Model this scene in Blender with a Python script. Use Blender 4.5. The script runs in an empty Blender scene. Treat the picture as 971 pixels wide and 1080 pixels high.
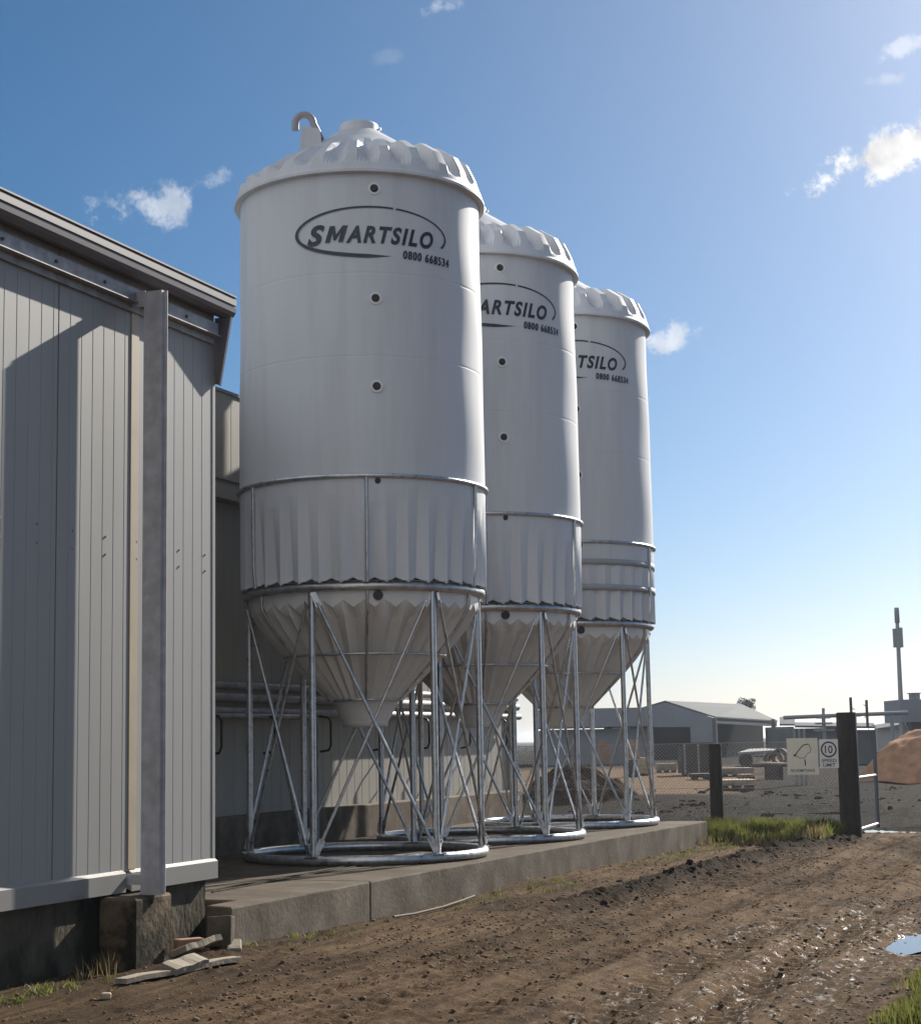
import bpy, math, random
import numpy as np
from mathutils import Vector, Matrix
random.seed(7); RNG = np.random.default_rng(11)
R = math.radians
sc = bpy.context.scene
col = sc.collection

# ------------------------------------------------------------------ camera model (solved from the photograph)
EYE = 1.65
FPX, PIT, ROL, AZ = 1834.57, 0.1318, -0.0184, 0.3804
PW, PH = 971, 1080
def _row(v):
    return Vector((v[0]*math.cos(AZ)-v[1]*math.sin(AZ), v[0]*math.sin(AZ)+v[1]*math.cos(AZ), v[2]))
def ray(px, py):
    cr, sr = math.cos(ROL), math.sin(ROL)
    a, b = px-PW/2, py-PH/2
    u = (cr*a+sr*b)/FPX; v = -(-sr*a+cr*b)/FPX
    c, s = math.cos(PIT), math.sin(PIT)
    return _row((u, c-v*s, s+v*c))
CAM = Vector((0, 0, EYE))
FWD = _row((0, 1, 0)); RGT = _row((1, 0, 0))
def at(px, py, d):                 # point at horizontal forward distance d
    r = ray(px, py); return CAM + r*(d/r.dot(FWD))
def on_z(px, py, z=0.0):
    r = ray(px, py); return CAM + r*((z-EYE)/r[2])
def on_y(px, py, y):
    r = ray(px, py); return CAM + r*(y/r[1])
def on_x(px, py, x):
    r = ray(px, py); return CAM + r*(x/r[0])

# ------------------------------------------------------------------ materials
BASE_SCALE = .68      # even scale on non-metal base colours, balancing the exposure
def mat(name, base, rough=.6, metal=0., var=.15, scale=3., bump=0., bscale=30., stretch=(1,1,1), dirt=None, dscale=2., dlow=.55, dhigh=.75, spec=.5, rvar=0., trans=0.):
    if metal < .4: base = [x*BASE_SCALE for x in base]; dirt = [x*BASE_SCALE for x in dirt] if dirt else None
    m = bpy.data.materials.new(name); m.use_nodes = True
    nt = m.node_tree; N = nt.nodes; L = nt.links
    b = N['Principled BSDF']
    b.inputs['Roughness'].default_value = rough
    b.inputs['Metallic'].default_value = metal
    b.inputs['Specular IOR Level'].default_value = spec
    tc = N.new('ShaderNodeTexCoord'); mp = N.new('ShaderNodeMapping')
    mp.inputs['Scale'].default_value = stretch
    L.new(tc.outputs['Object'], mp.inputs['Vector'])
    nz = N.new('ShaderNodeTexNoise'); nz.inputs['Scale'].default_value = scale; nz.inputs['Detail'].default_value = 6
    L.new(mp.outputs[0], nz.inputs['Vector'])
    mx = N.new('ShaderNodeMix'); mx.data_type = 'RGBA'
    c0 = [max(0, x*(1-var)) for x in base]; c1 = [min(1, x*(1+var)) for x in base]
    mx.inputs['A'].default_value = (*c0, 1); mx.inputs['B'].default_value = (*c1, 1)
    rp = N.new('ShaderNodeMapRange'); rp.inputs['From Min'].default_value = .3; rp.inputs['From Max'].default_value = .7
    L.new(nz.outputs['Fac'], rp.inputs['Value']); L.new(rp.outputs[0], mx.inputs['Factor'])
    out = mx.outputs['Result']
    if dirt:
        n2 = N.new('ShaderNodeTexNoise'); n2.inputs['Scale'].default_value = dscale; n2.inputs['Detail'].default_value = 8; n2.inputs['Roughness'].default_value = .65
        L.new(mp.outputs[0], n2.inputs['Vector'])
        r2 = N.new('ShaderNodeMapRange'); r2.inputs['From Min'].default_value = dlow; r2.inputs['From Max'].default_value = dhigh
        L.new(n2.outputs['Fac'], r2.inputs['Value'])
        m2 = N.new('ShaderNodeMix'); m2.data_type = 'RGBA'; m2.inputs['B'].default_value = (*dirt, 1)
        L.new(r2.outputs[0], m2.inputs['Factor']); L.new(out, m2.inputs['A']); out = m2.outputs['Result']
    L.new(out, b.inputs['Base Color'])
    if rvar:
        rr = N.new('ShaderNodeMapRange'); rr.inputs['From Min'].default_value = .3; rr.inputs['From Max'].default_value = .7
        rr.inputs['To Min'].default_value = max(.03, rough-rvar); rr.inputs['To Max'].default_value = min(1, rough+rvar)
        L.new(nz.outputs['Fac'], rr.inputs['Value']); L.new(rr.outputs[0], b.inputs['Roughness'])
    if bump:
        nb = N.new('ShaderNodeTexNoise'); nb.inputs['Scale'].default_value = bscale; nb.inputs['Detail'].default_value = 8
        L.new(mp.outputs[0], nb.inputs['Vector'])
        bp = N.new('ShaderNodeBump'); bp.inputs['Strength'].default_value = bump; bp.inputs['Distance'].default_value = .02
        L.new(nb.outputs['Fac'], bp.inputs['Height']); L.new(bp.outputs[0], b.inputs['Normal'])
    if trans:
        tr = N.new('ShaderNodeBsdfTranslucent'); ms = N.new('ShaderNodeMixShader'); ms.inputs[0].default_value = trans
        L.new(out, tr.inputs['Color']); L.new(b.outputs[0], ms.inputs[1]); L.new(tr.outputs[0], ms.inputs[2])
        L.new(ms.outputs[0], N['Material Output'].inputs['Surface'])
    return m

M = {}
M['silo'] = mat('white_polymer', (.86, .89, .94), .55, var=.04, scale=1.2, spec=.9, bump=.06, bscale=3., stretch=(2.2,2.2,.22), dirt=(.74,.74,.745), dscale=1.8, dlow=.46, dhigh=.8, rvar=.08)
M['cone'] = mat('white_polymer_cone', (.98, .975, .96), .4, var=.06, scale=2., dirt=(.76,.74,.70), dscale=2., stretch=(1,1,.3), dlow=.5, dhigh=.85)
M['galv'] = mat('galvanised_steel', (.52, .53, .55), .36, .85, var=.2, scale=14., rvar=.12, dirt=(.33,.33,.33), dscale=6)
M['galvdull'] = mat('weathered_galvanised_steel', (.30, .30, .31), .6, .5, var=.25, scale=9., dirt=(.2,.17,.15), dscale=5., dlow=.5, dhigh=.8)
M['band'] = mat('grey_band', (.50,.52,.55), .5, .1, var=.1)
M['vent'] = mat('lilac_grey_pipe', (.50,.47,.52), .45, var=.06)
M['collar'] = mat('pale_collar', (1.1,1.1,1.1), .4, var=.03)
M['black'] = mat('black_plastic', (.02, .02, .022), .45)
M['ink'] = mat('navy_lettering', (.035, .045, .085), .45, var=.1)
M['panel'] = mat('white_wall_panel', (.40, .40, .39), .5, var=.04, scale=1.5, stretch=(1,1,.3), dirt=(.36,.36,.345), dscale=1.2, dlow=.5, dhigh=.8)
M['panelrear'] = mat('cream_wall_panel', (.46, .44, .39), .55, var=.05, scale=1.5, stretch=(1,1,.3), dirt=(.38,.35,.29), dscale=1.4, dlow=.5, dhigh=.85)
M['gutter'] = mat('lilac_grey_gutter', (.16, .15, .175), .5, var=.06, scale=4)
M['roof'] = mat('roof_steel', (.34, .35, .36), .5, .2, var=.08)
M['bgwall'] = mat('blue_grey_cladding', (.33, .355, .40), .75, var=.08, scale=.6, spec=.2)
M['bgroof'] = mat('pale_roof_steel', (.15, .165, .18), .8, .0, var=.06, scale=.5, spec=.1)
M['lowwall'] = mat('dark_grey_cladding', (.17,.185,.20), .8, var=.1, scale=.5, spec=.1)
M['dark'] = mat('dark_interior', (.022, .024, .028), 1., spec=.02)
M['concrete'] = mat('slab_concrete', (.27, .225, .175), .9, var=.28, scale=2.5, bump=.25, bscale=30., dirt=(.13,.10,.075), dscale=2.2, stretch=(1,1,.85), dlow=.38, dhigh=.66, spec=.2)
M['plinth'] = mat('mossy_plinth_concrete', (.15, .125, .09), .92, var=.25, scale=3., bump=.6, bscale=22., dirt=(.030,.027,.019), dscale=2., stretch=(1,1,.6), dlow=.40, dhigh=.6, spec=.2)
M['timberdark'] = mat('creosoted_timber', (.055, .048, .045), .9, var=.35, scale=6., stretch=(6,6,.5), bump=.5, bscale=20.)
M['timber'] = mat('sawn_timber', (.55, .36, .21), .8, var=.25, scale=5., stretch=(1,1,1), bump=.2, dirt=(.22,.16,.11), dscale=8)
M['timbergrey'] = mat('weathered_board', (.40, .34, .26), .85, var=.2, scale=6., dirt=(.2,.16,.12), dscale=6, bump=.3)
M['timberred'] = mat('reddish_timber', (.48, .26, .16), .85, var=.25, scale=5., dirt=(.2,.1,.06), dscale=7)
M['pale'] = mat('pale_timber', (.62, .50, .38), .85, var=.2, scale=4.)
M['brown'] = mat('brown_crate', (.075, .06, .055), .9, var=.25, scale=4.)
M['signc'] = mat('cream_sign', (.95, .92, .78), .5, var=.06, scale=8)
M['signw'] = mat('white_sign', (1.0, 1.0, 1.0), .45, var=.05, scale=8)
M['signink'] = mat('sign_ink', (.05, .05, .06), .6)
M['signred'] = mat('sign_ring_ink', (.07, .05, .055), .6)
M['heap'] = mat('bark_chip', (.52, .30, .185), .95, var=.22, scale=3., bump=.6, bscale=25., spec=.05, dirt=(.44,.27,.19), dscale=2)
M['mudheap'] = mat('black_mud', (.060, .046, .034), 1., var=.5, scale=3., bump=1., bscale=9., spec=.03, dirt=(.12,.09,.065), dscale=6., dlow=.55, dhigh=.7)
M['wire'] = mat('fence_wire', (.33, .33, .34), .5, .5, var=.1)
M['leaf'] = mat('grass_blades', (.19, .205, .055), .6, var=.6, scale=2.2, trans=.55)
M['leafdry'] = mat('dry_grass', (.34, .27, .13), .8, var=.3, scale=8., trans=.4)
M['treeleaf'] = mat('tree_leaves', (.05, .06, .04), .8, var=.3, scale=1.)
M['bark'] = mat('tree_bark', (.08, .06, .05), .9)
M['pebble'] = mat('mud_clods', (.21, .148, .10), .9, var=.55, scale=25., bump=.4, spec=.08)
M['antenna'] = mat('mast_paint', (.36, .38, .40), .5, .3, var=.06)
M['rope'] = mat('grey_hose', (.13, .11, .085), .8)
M['bluehose'] = mat('blue_pipe', (.10, .2, .36), .5)

def ground_material():
    m = bpy.data.materials.new('wet_dirt'); m.use_nodes = True
    nt = m.node_tree; N = nt.nodes; L = nt.links; b = N['Principled BSDF']
    tc = N.new('ShaderNodeTexCoord')
    def noise(s, d=8, r=.6, st=(1,1,1)):
        mp = N.new('ShaderNodeMapping'); mp.inputs['Scale'].default_value = st; L.new(tc.outputs['Object'], mp.inputs[0])
        n = N.new('ShaderNodeTexNoise'); n.inputs['Scale'].default_value = s; n.inputs['Detail'].default_value = d; n.inputs['Roughness'].default_value = r
        L.new(mp.outputs[0], n.inputs['Vector']); return n.outputs['Fac']
    def mr(v, a, c, lo=0., hi=1.):
        n = N.new('ShaderNodeMapRange'); n.inputs[1].default_value = a; n.inputs[2].default_value = c; n.inputs[3].default_value = lo; n.inputs[4].default_value = hi
        n.interpolation_type = 'SMOOTHSTEP'; L.new(v, n.inputs[0]); return n.outputs[0]
    def mix(f, A, B):
        n = N.new('ShaderNodeMix'); n.data_type = 'RGBA'; L.new(f, n.inputs['Factor'])
        for k, v in (('A', A), ('B', B)):
            if isinstance(v, tuple): n.inputs[k].default_value = (*v, 1)
            else: L.new(v, n.inputs[k])
        return n.outputs['Result']
    def math_(op, a, c):
        n = N.new('ShaderNodeMath'); n.operation = op
        for i, v in enumerate((a, c)):
            if isinstance(v, (int, float)): n.inputs[i].default_value = v
            else: L.new(v, n.inputs[i])
        return n.outputs[0]
    at_ = N.new('ShaderNodeAttribute'); at_.attribute_name = 'soil'
    sep = N.new('ShaderNodeSeparateColor'); L.new(at_.outputs['Color'], sep.inputs[0])
    wetA, mud, sand = sep.outputs[0], sep.outputs[1], sep.outputs[2]
    c = mix(mr(noise(.9, 8, .65, (1,.5,1)), .38, .62), (.090,.057,.035), (.180,.119,.071))
    c = mix(mr(noise(9., 8, .7), .42, .7), c, (.185,.129,.085))
    c = mix(mr(noise(40., 4, .7), .55, .75), c, (.04,.029,.021))
    c = mix(math_('MULTIPLY', mr(noise(2.2, 8, .7, (4.5,.28,1)), .45, .62), .75), c, (.052,.036,.025))
    c = mix(mud, c, mix(mr(noise(3., 8, .7), .4, .65), (.010,.0078,.006), (.026,.0195,.0145)))
    c = mix(sand, c, mix(mr(noise(4., 8, .7), .35, .65), (.14,.09,.055), (.22,.15,.095)))
    wet = math_('MULTIPLY', wetA, mr(noise(13., 8, .75, (1,.7,1)), .54, .62))
    c = mix(math_('MULTIPLY', wet, .75), c, (.03,.024,.02))
    L.new(c, b.inputs['Base Color'])
    rg = N.new('ShaderNodeMix'); rg.data_type = 'FLOAT'; L.new(wet, rg.inputs['Factor']); rg.inputs[2].default_value = .92; rg.inputs[3].default_value = .30
    L.new(rg.outputs[0], b.inputs['Roughness'])
    sl = N.new('ShaderNodeMix'); sl.data_type = 'FLOAT'; L.new(wet, sl.inputs['Factor']); sl.inputs[2].default_value = .04; sl.inputs[3].default_value = .45; L.new(sl.outputs[0], b.inputs['Specular IOR Level'])
    h = math_('ADD', math_('MULTIPLY', math_('ADD', noise(14., 10, .75), noise(5., 8, .7, (4.,.45,1))), .6), math_('MULTIPLY', noise(55., 8, .75), .6))
    bp = N.new('ShaderNodeBump'); bp.inputs['Strength'].default_value = .8; bp.inputs['Distance'].default_value = .05
    L.new(h, bp.inputs['Height']); L.new(bp.outputs[0], b.inputs['Normal'])
    return m
M['ground'] = ground_material()
def water_material():
    m = bpy.data.materials.new('puddle_water'); m.use_nodes = True
    b = m.node_tree.nodes['Principled BSDF']; b.inputs['Base Color'].default_value = (.035,.03,.026,1); b.inputs['Roughness'].default_value = .03
    return m
M['water'] = water_material()

# ------------------------------------------------------------------ mesh builder
class MB:
    def __init__(s): s.v = []; s.f = []; s.sm = []
    def add(s, vs, fs, smooth=False):
        o = len(s.v); s.v += [tuple(v) for v in vs]; s.f += [tuple(i+o for i in f) for f in fs]; s.sm += [smooth]*len(fs)
    def box(s, x0, x1, y0, y1, z0, z1):
        vs = [(x,y,z) for z in (z0,z1) for y in (y0,y1) for x in (x0,x1)]
        s.add(vs, [(0,2,3,1),(4,5,7,6),(0,1,5,4),(2,6,7,3),(0,4,6,2),(1,3,7,5)])
    def obox(s, c, ax, ay, az, hx, hy, hz):
        c = Vector(c); ax, ay, az = Vector(ax).normalized(), Vector(ay).normalized(), Vector(az).normalized()
        vs = [c+ax*(hx*i)+ay*(hy*j)+az*(hz*k) for k in (-1,1) for j in (-1,1) for i in (-1,1)]
        s.add(vs, [(0,2,3,1),(4,5,7,6),(0,1,5,4),(2,6,7,3),(0,4,6,2),(1,3,7,5)])
    def tube(s, pts, r, n=10, caps=True, smooth=True):
        pts = [Vector(p) for p in pts]; rings = []
        rs = r if isinstance(r, (list, tuple)) else [r]*len(pts)
        up = None
        for i, p in enumerate(pts):
            t = (pts[min(i+1, len(pts)-1)]-pts[max(i-1, 0)]).normalized()
            if up is None:
                a = Vector((0,0,1)) if abs(t.z) < .9 else Vector((1,0,0)); up = (a-t*a.dot(t)).normalized()
            else: up = (up-t*up.dot(t)).normalized()
            w = t.cross(up)
            rings.append([p+(up*math.cos(2*math.pi*k/n)+w*math.sin(2*math.pi*k/n))*rs[i] for k in range(n)])
        vs = [v for g in rings for v in g]; fs = []
        for i in range(len(rings)-1):
            for k in range(n): fs.append((i*n+k, i*n+(k+1)%n, (i+1)*n+(k+1)%n, (i+1)*n+k))
        s.add(vs, fs, smooth)
        if caps:
            s.add(rings[0], [tuple(range(n))[::-1]]); s.add(rings[-1], [tuple(range(n))])
    def torus(s, Rm, r, z, n=72, m=10, flat=None):
        vs = []; fs = []
        for i in range(n):
            a = 2*math.pi*i/n
            for k in range(m):
                b = 2*math.pi*k/m; q = Rm+r*math.cos(b)
                vs.append((q*math.cos(a), q*math.sin(a), z+(flat or r)*math.sin(b)))
        for i in range(n):
            for k in range(m): fs.append((i*m+k, ((i+1)%n)*m+k, ((i+1)%n)*m+(k+1)%m, i*m+(k+1)%m))
        s.add(vs, fs, True)
    def lathe(s, prof, n=96, rf=None, zf=None, smooth=True):
        vs = []; fs = []; k = len(prof)
        for i in range(n):
            a = 2*math.pi*i/n
            for j, (r, z) in enumerate(prof):
                q = r if rf is None else rf(j, i, r, z); zz = z if zf is None else zf(j, i, r, z)
                vs.append((q*math.cos(a), q*math.sin(a), zz))
        for i in range(n):
            for j in range(k-1): fs.append((i*k+j, ((i+1)%n)*k+j, ((i+1)%n)*k+j+1, i*k+j+1))
        s.add(vs, fs, smooth)
    def prism(s, poly, z0, z1):       # poly in xy
        n = len(poly); vs = [(x,y,z0) for x,y in poly]+[(x,y,z1) for x,y in poly]
        s.add(vs, [tuple(range(n))[::-1], tuple(range(n,2*n))]+[(i,(i+1)%n,n+(i+1)%n,n+i) for i in range(n)])
    def extrude(s, poly, d):          # poly of 3d points, extruded by vector d
        n = len(poly); d = Vector(d); a = [Vector(p) for p in poly]
        s.add(a+[p+d for p in a], [tuple(range(n))[::-1], tuple(range(n,2*n))]+[(i,(i+1)%n,n+(i+1)%n,n+i) for i in range(n)])
    def build(s, name, m, parent=None, loc=(0,0,0)):
        me = bpy.data.meshes.new(name); me.from_pydata(s.v, [], s.f); me.update()
        import bmesh
        bm = bmesh.new(); bm.from_mesh(me); bmesh.ops.recalc_face_normals(bm, faces=bm.faces); bm.to_mesh(me); bm.free()
        me.polygons.foreach_set('use_smooth', s.sm)
        me.materials.append(m); o = bpy.data.objects.new(name, me); col.objects.link(o)
        o.location = loc
        if parent: o.parent = parent
        return o
def empty(name, loc, rz=0):
    o = bpy.data.objects.new(name, None); col.objects.link(o); o.location = loc; o.rotation_euler = (0,0,rz); return o
def tag(o, label=None, cat=None, group=None, kind=None):
    if label: o['label'] = label
    if cat: o['category'] = cat
    if group: o['group'] = group
    if kind: o['kind'] = kind
    return o
def kids(o): return [c for c in bpy.data.objects if c.parent == o]
def copy_tree(o, parent=None):
    ch = kids(o); c = o.copy(); col.objects.link(c)
    if parent: c.parent = parent
    for k in ch: copy_tree(k, c)
    return c

def text_mesh(body, size, shear=0., bold=0., spacing=1., depth=0.):
    cu = bpy.data.curves.new('t', 'FONT'); cu.body = body; cu.size = size; cu.shear = shear; cu.offset = bold; cu.space_character = spacing; cu.resolution_u = 5
    cu.extrude = depth
    o = bpy.data.objects.new('t', cu); col.objects.link(o)
    dg = bpy.context.evaluated_depsgraph_get(); me = bpy.data.meshes.new_from_object(o.evaluated_get(dg))
    vs = [tuple(v.co) for v in me.vertices]; fs = [tuple(p.vertices) for p in me.polygons]
    bpy.data.objects.remove(o); bpy.data.curves.remove(cu); bpy.data.meshes.remove(me)
    return vs, fs

# ------------------------------------------------------------------ numpy noise for terrain
def vnoise(x, y, seed=0):
    xi = np.floor(x).astype(np.int64); yi = np.floor(y).astype(np.int64); fx = x-xi; fy = y-yi
    fx = fx*fx*(3-2*fx); fy = fy*fy*(3-2*fy)
    def h(a, b):
        n = (a*374761393+b*668265263+seed*1274126177) & 0x7fffffff
        n = ((n ^ (n >> 13))*1274126177) & 0x7fffffff
        return ((n ^ (n >> 16)) & 0xffff)/65535.
    return (h(xi,yi)*(1-fx)+h(xi+1,yi)*fx)*(1-fy)+(h(xi,yi+1)*(1-fx)+h(xi+1,yi+1)*fx)*fy
def fbm(x, y, o=4, seed=0):
    r = 0; a = .5
    for i in range(o): r = r+a*vnoise(x*2**i, y*2**i, seed+i); a *= .5
    return r
def ss(v, a, b):
    t = np.clip((v-a)/(b-a), 0, 1); return t*t*(3-2*t)
PUD = []
for _px, _py, _rx, _ry in ((945,877,1.3,.55),(950,857,1.8,.7),(845,857,1.5,.55)):
    _q = on_z(_px, _py, -.02); PUD.append((_q.x, _q.y, _rx, _ry))
RIDGE = np.array([(-5.95,14.5),(-5.76,16.05),(-5.50,17.6),(-5.48,19.4),(-5.54,22.3),(-5.27,25.7),(-4.80,28.6)])
def gheight(x, y):
    x = np.asarray(x, float); y = np.asarray(y, float)
    near = 1-ss(np.hypot(x+4, y-19), 25, 45)
    z = (fbm(x*.7, y*.5, 4, 3)-.47)*.09*near
    z += (fbm(x*4, y*2, 4, 9)-.47)*.045*near
    cl = fbm(x*11, y*9, 3, 21)
    z += np.clip(cl-.52, 0, 1)*.12*near
    # tyre ruts along the drive
    wob = (fbm(y*.18, y*0+3, 2, 40)-.4)*.5
    for x0, w, d in ((-3.30,.28,.05),(-4.75,.26,.034),(-2.62,.22,.055),(-3.95,.2,.022),(-5.3,.2,.018)):
        u = x-(x0+wob); g = np.exp(-(u/w)**2); m = (y > 7)*(1-ss(y, 27, 32))
        z -= d*g*m; z += d*.7*np.exp(-((np.abs(u)-w*1.7)/.12)**2)*m
        z += .010*g*m*np.sign(np.sin(y*34+np.abs(u)*16))*(vnoise(x*1.3, y*.6, 77) > .38)
    rx = np.interp(y, RIDGE[:,1], RIDGE[:,0]); rm = ss(y, 14.6, 17.5)*(1-ss(y, 28.2, 29.2))
    u = x-rx
    z += rm*(.085*np.exp(-(u/.17)**2)*(.55+.9*vnoise(x*6, y*3.2, 5))-.055*np.exp(-((u-.32)/.17)**2))
    # bank at the right, rubble mound by the shed corner
    z += .10*ss(x, -2.0, -1.2)*(1-ss(y, 13.2, 14.2))
    z += .05*np.exp(-(((x+7.2)/.5)**2+((y-12.6)/.9)**2))
    z -= .075*np.exp(-(((x+1.95)/.42)**2+((y-14.9)/1.0)**2))
    # yard behind the fence: churned, rising a little far away
    z += ss(y, 30, 33)*(fbm(x*.6, y*.35, 5, 55)-.47)*.42*(1-ss(y, 60, 80))
    for cx, cy, rx_, ry_ in PUD:
        m = np.exp(-(((x-cx)/rx_/1.12)**2+((y-cy)/ry_/1.2)**2)**2); z = z*(1-m)-.05*m
    z += rm*np.exp(-(u/.3)**2)*np.clip(fbm(x*16, y*13, 2, 61)-.42, 0, 1)*.16
    return z
def soil(x, y):
    wet = np.zeros_like(x)
    wob = (fbm(y*.18, y*0+3, 2, 40)-.4)*.5
    for x0, w, a in ((-3.3,.3,.7),(-2.62,.4,.95),(-2.2,.5,.9)):
        wet = np.maximum(wet, a*np.exp(-((x-x0-wob)/w)**2)*(1-ss(y, 15.5, 20)))
    wet = np.maximum(wet, np.exp(-(((x+1.95)/.7)**2+((y-14.9)/1.6)**2)))
    rx = np.interp(y, RIDGE[:,1], RIDGE[:,0]); rm = ss(y, 15.2, 17.5)*(1-ss(y, 28.4, 29.4))
    wet = np.maximum(wet, rm*np.exp(-((x-rx-.25)/.15)**2)*.2)
    yard = ss(y, 30.0, 31.5)
    wet = np.maximum(wet, yard*.12*(1-ss(y, 70, 90)))
    mud = np.maximum(rm*np.exp(-((x-rx)/.3)**2)*.9, yard)
    mud = np.maximum(mud, .55*np.exp(-((x+7.3)/.5)**2)*(1-ss(y, 17, 24)))
    mud = np.maximum(mud, .5*ss(fbm(x*.8, y*.35, 4, 91), .48, .62))
    # dry sawdust apron seen beyond the fence
    d = x*FWD.x+y*FWD.y; l = x*RGT.x+y*RGT.y
    sand = ss(d+5*(fbm(x*.2, y*.2, 3, 14)-.45), 50, 53)*(1-ss(l/d+.04*(fbm(x*.3,y*.3,3,31)-.45), .145, .165))*(1-ss(d, 90, 110))
    sand = np.clip(sand, 0, 1)
    return np.clip(wet, 0, 1)*(1-sand), np.clip(mud, 0, 1)*(1-sand), sand
def axis(lo, hi, step, far):
    a = list(np.arange(lo, hi, step)); g = step; x = hi
    while x < far: a.append(x); g *= 1.13; x += g
    a.append(far); g = step; x = lo-g; pre = []
    while x > -far: pre.append(x); g *= 1.13; x -= g
    pre.append(-far)
    return np.array(pre[::-1]+a)
def build_ground():
    X = axis(-8.4, -.9, .028, 3000); Yv = axis(8.2, 31, .04, 3000)
    gx, gy = np.meshgrid(X, Yv); z = gheight(gx, gy)
    n, m = gx.shape
    co = np.stack([gx, gy, z], -1).reshape(-1, 3).astype(np.float32)
    idx = np.arange(n*m).reshape(n, m)
    q = np.stack([idx[:-1,:-1], idx[:-1,1:], idx[1:,1:], idx[1:,:-1]], -1).reshape(-1, 4)
    me = bpy.data.meshes.new('ground'); me.vertices.add(len(co)); me.vertices.foreach_set('co', co.ravel())
    me.loops.add(q.size); me.loops.foreach_set('vertex_index', q.ravel().astype(np.int32))
    me.polygons.add(len(q)); me.polygons.foreach_set('loop_start', np.arange(0, q.size, 4, dtype=np.int32)); me.polygons.foreach_set('loop_total', np.full(len(q), 4, np.int32))
    me.update(); me.polygons.foreach_set('use_smooth', np.ones(len(q), bool))
    w, mu, sa = soil(gx.ravel(), gy.ravel())
    ca = me.color_attributes.new('soil', 'FLOAT_COLOR', 'POINT')
    ca.data.foreach_set('color', np.stack([w, mu, sa, np.ones_like(w)], -1).astype(np.float32).ravel())
    me.materials.append(M['ground']); o = bpy.data.objects.new('ground', me); col.objects.link(o)
    tag(o, 'churned brown dirt driveway and muddy yard', 'ground', kind='structure')
build_ground()
def gz(x, y): return float(gheight(np.array([x]), np.array([y]))[0])

def puddle(name, cx, cy, rx, ry, z, label, seed):
    b = MB(); rr = random.Random(seed); n = 90
    ph = [rr.uniform(0, 6.28) for _ in range(4)]
    vs = [(cx, cy, z)]
    for i in range(n):
        a = 2*math.pi*i/n; q = 1+.20*math.sin(2*a+ph[0])+.16*math.sin(3*a+ph[1])+.10*math.sin(7*a+ph[2])+.06*math.sin(11*a+ph[3])
        vs.append((cx+rx*q*math.cos(a), cy+ry*q*math.sin(a), z))
    b.add(vs, [(0, 1+i, 1+(i+1) % n) for i in range(n)])
    o = b.build(name, M['water']); tag(o, label, 'puddle', kind='structure'); return o
puddle('puddle', -1.9, 14.85, .42, 1.0, -.045, 'rain puddle at the right edge of the dirt drive', 3)
puddle('puddle', PUD[0][0], PUD[0][1], PUD[0][2], PUD[0][3], -.02, 'long pale puddle in the mud beyond the gate', 5)
puddle('puddle', PUD[1][0], PUD[1][1], PUD[1][2], PUD[1][3], -.02, 'narrow wet pool further back in the muddy yard', 6)
puddle('puddle', PUD[2][0], PUD[2][1], PUD[2][2], PUD[2][3], -.02, 'thin pool behind the chain link between the two dark posts', 9)

# ------------------------------------------------------------------ grass and clods
def blades(name, pts, hmin, hmax, width, m, label, lean=.5, seed=0, cat='grass'):
    r = np.random.default_rng(seed); n = len(pts)
    p = np.asarray(pts); h = r.uniform(hmin, hmax, n)*p[:,3] if p.shape[1] > 3 else r.uniform(hmin, hmax, n)
    a = r.uniform(0, 2*np.pi, n); le = r.uniform(.1, lean, n)*h; b = r.uniform(0, 2*np.pi, n)
    w = width*r.uniform(.6, 1.4, n)
    d = np.stack([np.cos(a), np.sin(a), 0*a], -1)*w[:,None]; l = np.stack([np.cos(b), np.sin(b), 0*a], -1)*le[:,None]
    up = np.array([0,0,1.])
    base = p[:,:3]
    v0 = base-d; v1 = base+d; v2 = base+l*.35-d*.75+up*(h*.55)[:,None]; v3 = base+l*.35+d*.75+up*(h*.55)[:,None]; v4 = base+l+up*h[:,None]
    co = np.stack([v0,v1,v2,v3,v4], 1).reshape(-1, 3)
    o5 = np.arange(n)[:,None]*5
    t = np.concatenate([o5+[0,1,3], o5+[0,3,2], o5+[2,3,4]], 1).reshape(-1, 3)
    me = bpy.data.meshes.new(name); me.vertices.add(len(co)); me.vertices.foreach_set('co', co.astype(np.float32).ravel())
    me.loops.add(t.size); me.loops.foreach_set('vertex_index', t.ravel().astype(np.int32))
    me.polygons.add(len(t)); me.polygons.foreach_set('loop_start', np.arange(0, t.size, 3, dtype=np.int32)); me.polygons.foreach_set('loop_total', np.full(len(t), 3, np.int32))
    me.update(); me.materials.append(m); o = bpy.data.objects.new(name, me); col.objects.link(o)
    tag(o, label, cat, kind='stuff'); return o
def scatter(n, f, seed):
    """f(x-array, y-array) -> density 0..1 over a bounding box"""
    r = np.random.default_rng(seed); (x0, x1, y0, y1), fn = f
    x = r.uniform(x0, x1, n); y = r.uniform(y0, y1, n); k = fn(x, y); keep = r.random(n) < k
    x, y, k = x[keep], y[keep], k[keep]
    return np.stack([x, y, gheight(x, y)-.005, .45+.55*k], -1)
blades('grass', scatter(26000, ((-7.2,-5.0,26.9,29.2), lambda x, y: ss(fbm(x*1.3, y*1.1, 3, 60), .30, .5)*np.clip(1.0-np.abs((y-28.6)/1.1)**2, .05, 1)*(1-.75*ss(-y+.0*x, -27.7, -27.0))), 1), .10, .40, .009, M['leaf'], 'tall backlit green grass along the foot of the chain link fence', seed=1)
blades('grass', scatter(14000, ((-2.3,-.7,9.6,13.2), lambda x, y: ss(x+.35*(fbm(x*2, y*2, 3, 8)-.45), -1.70, -1.42)*(1-ss(y, 12.2, 12.9))), 2), .03, .13, .006, M['leaf'], 'green grass tuft on the bank at the right edge of the drive', seed=2)
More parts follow.
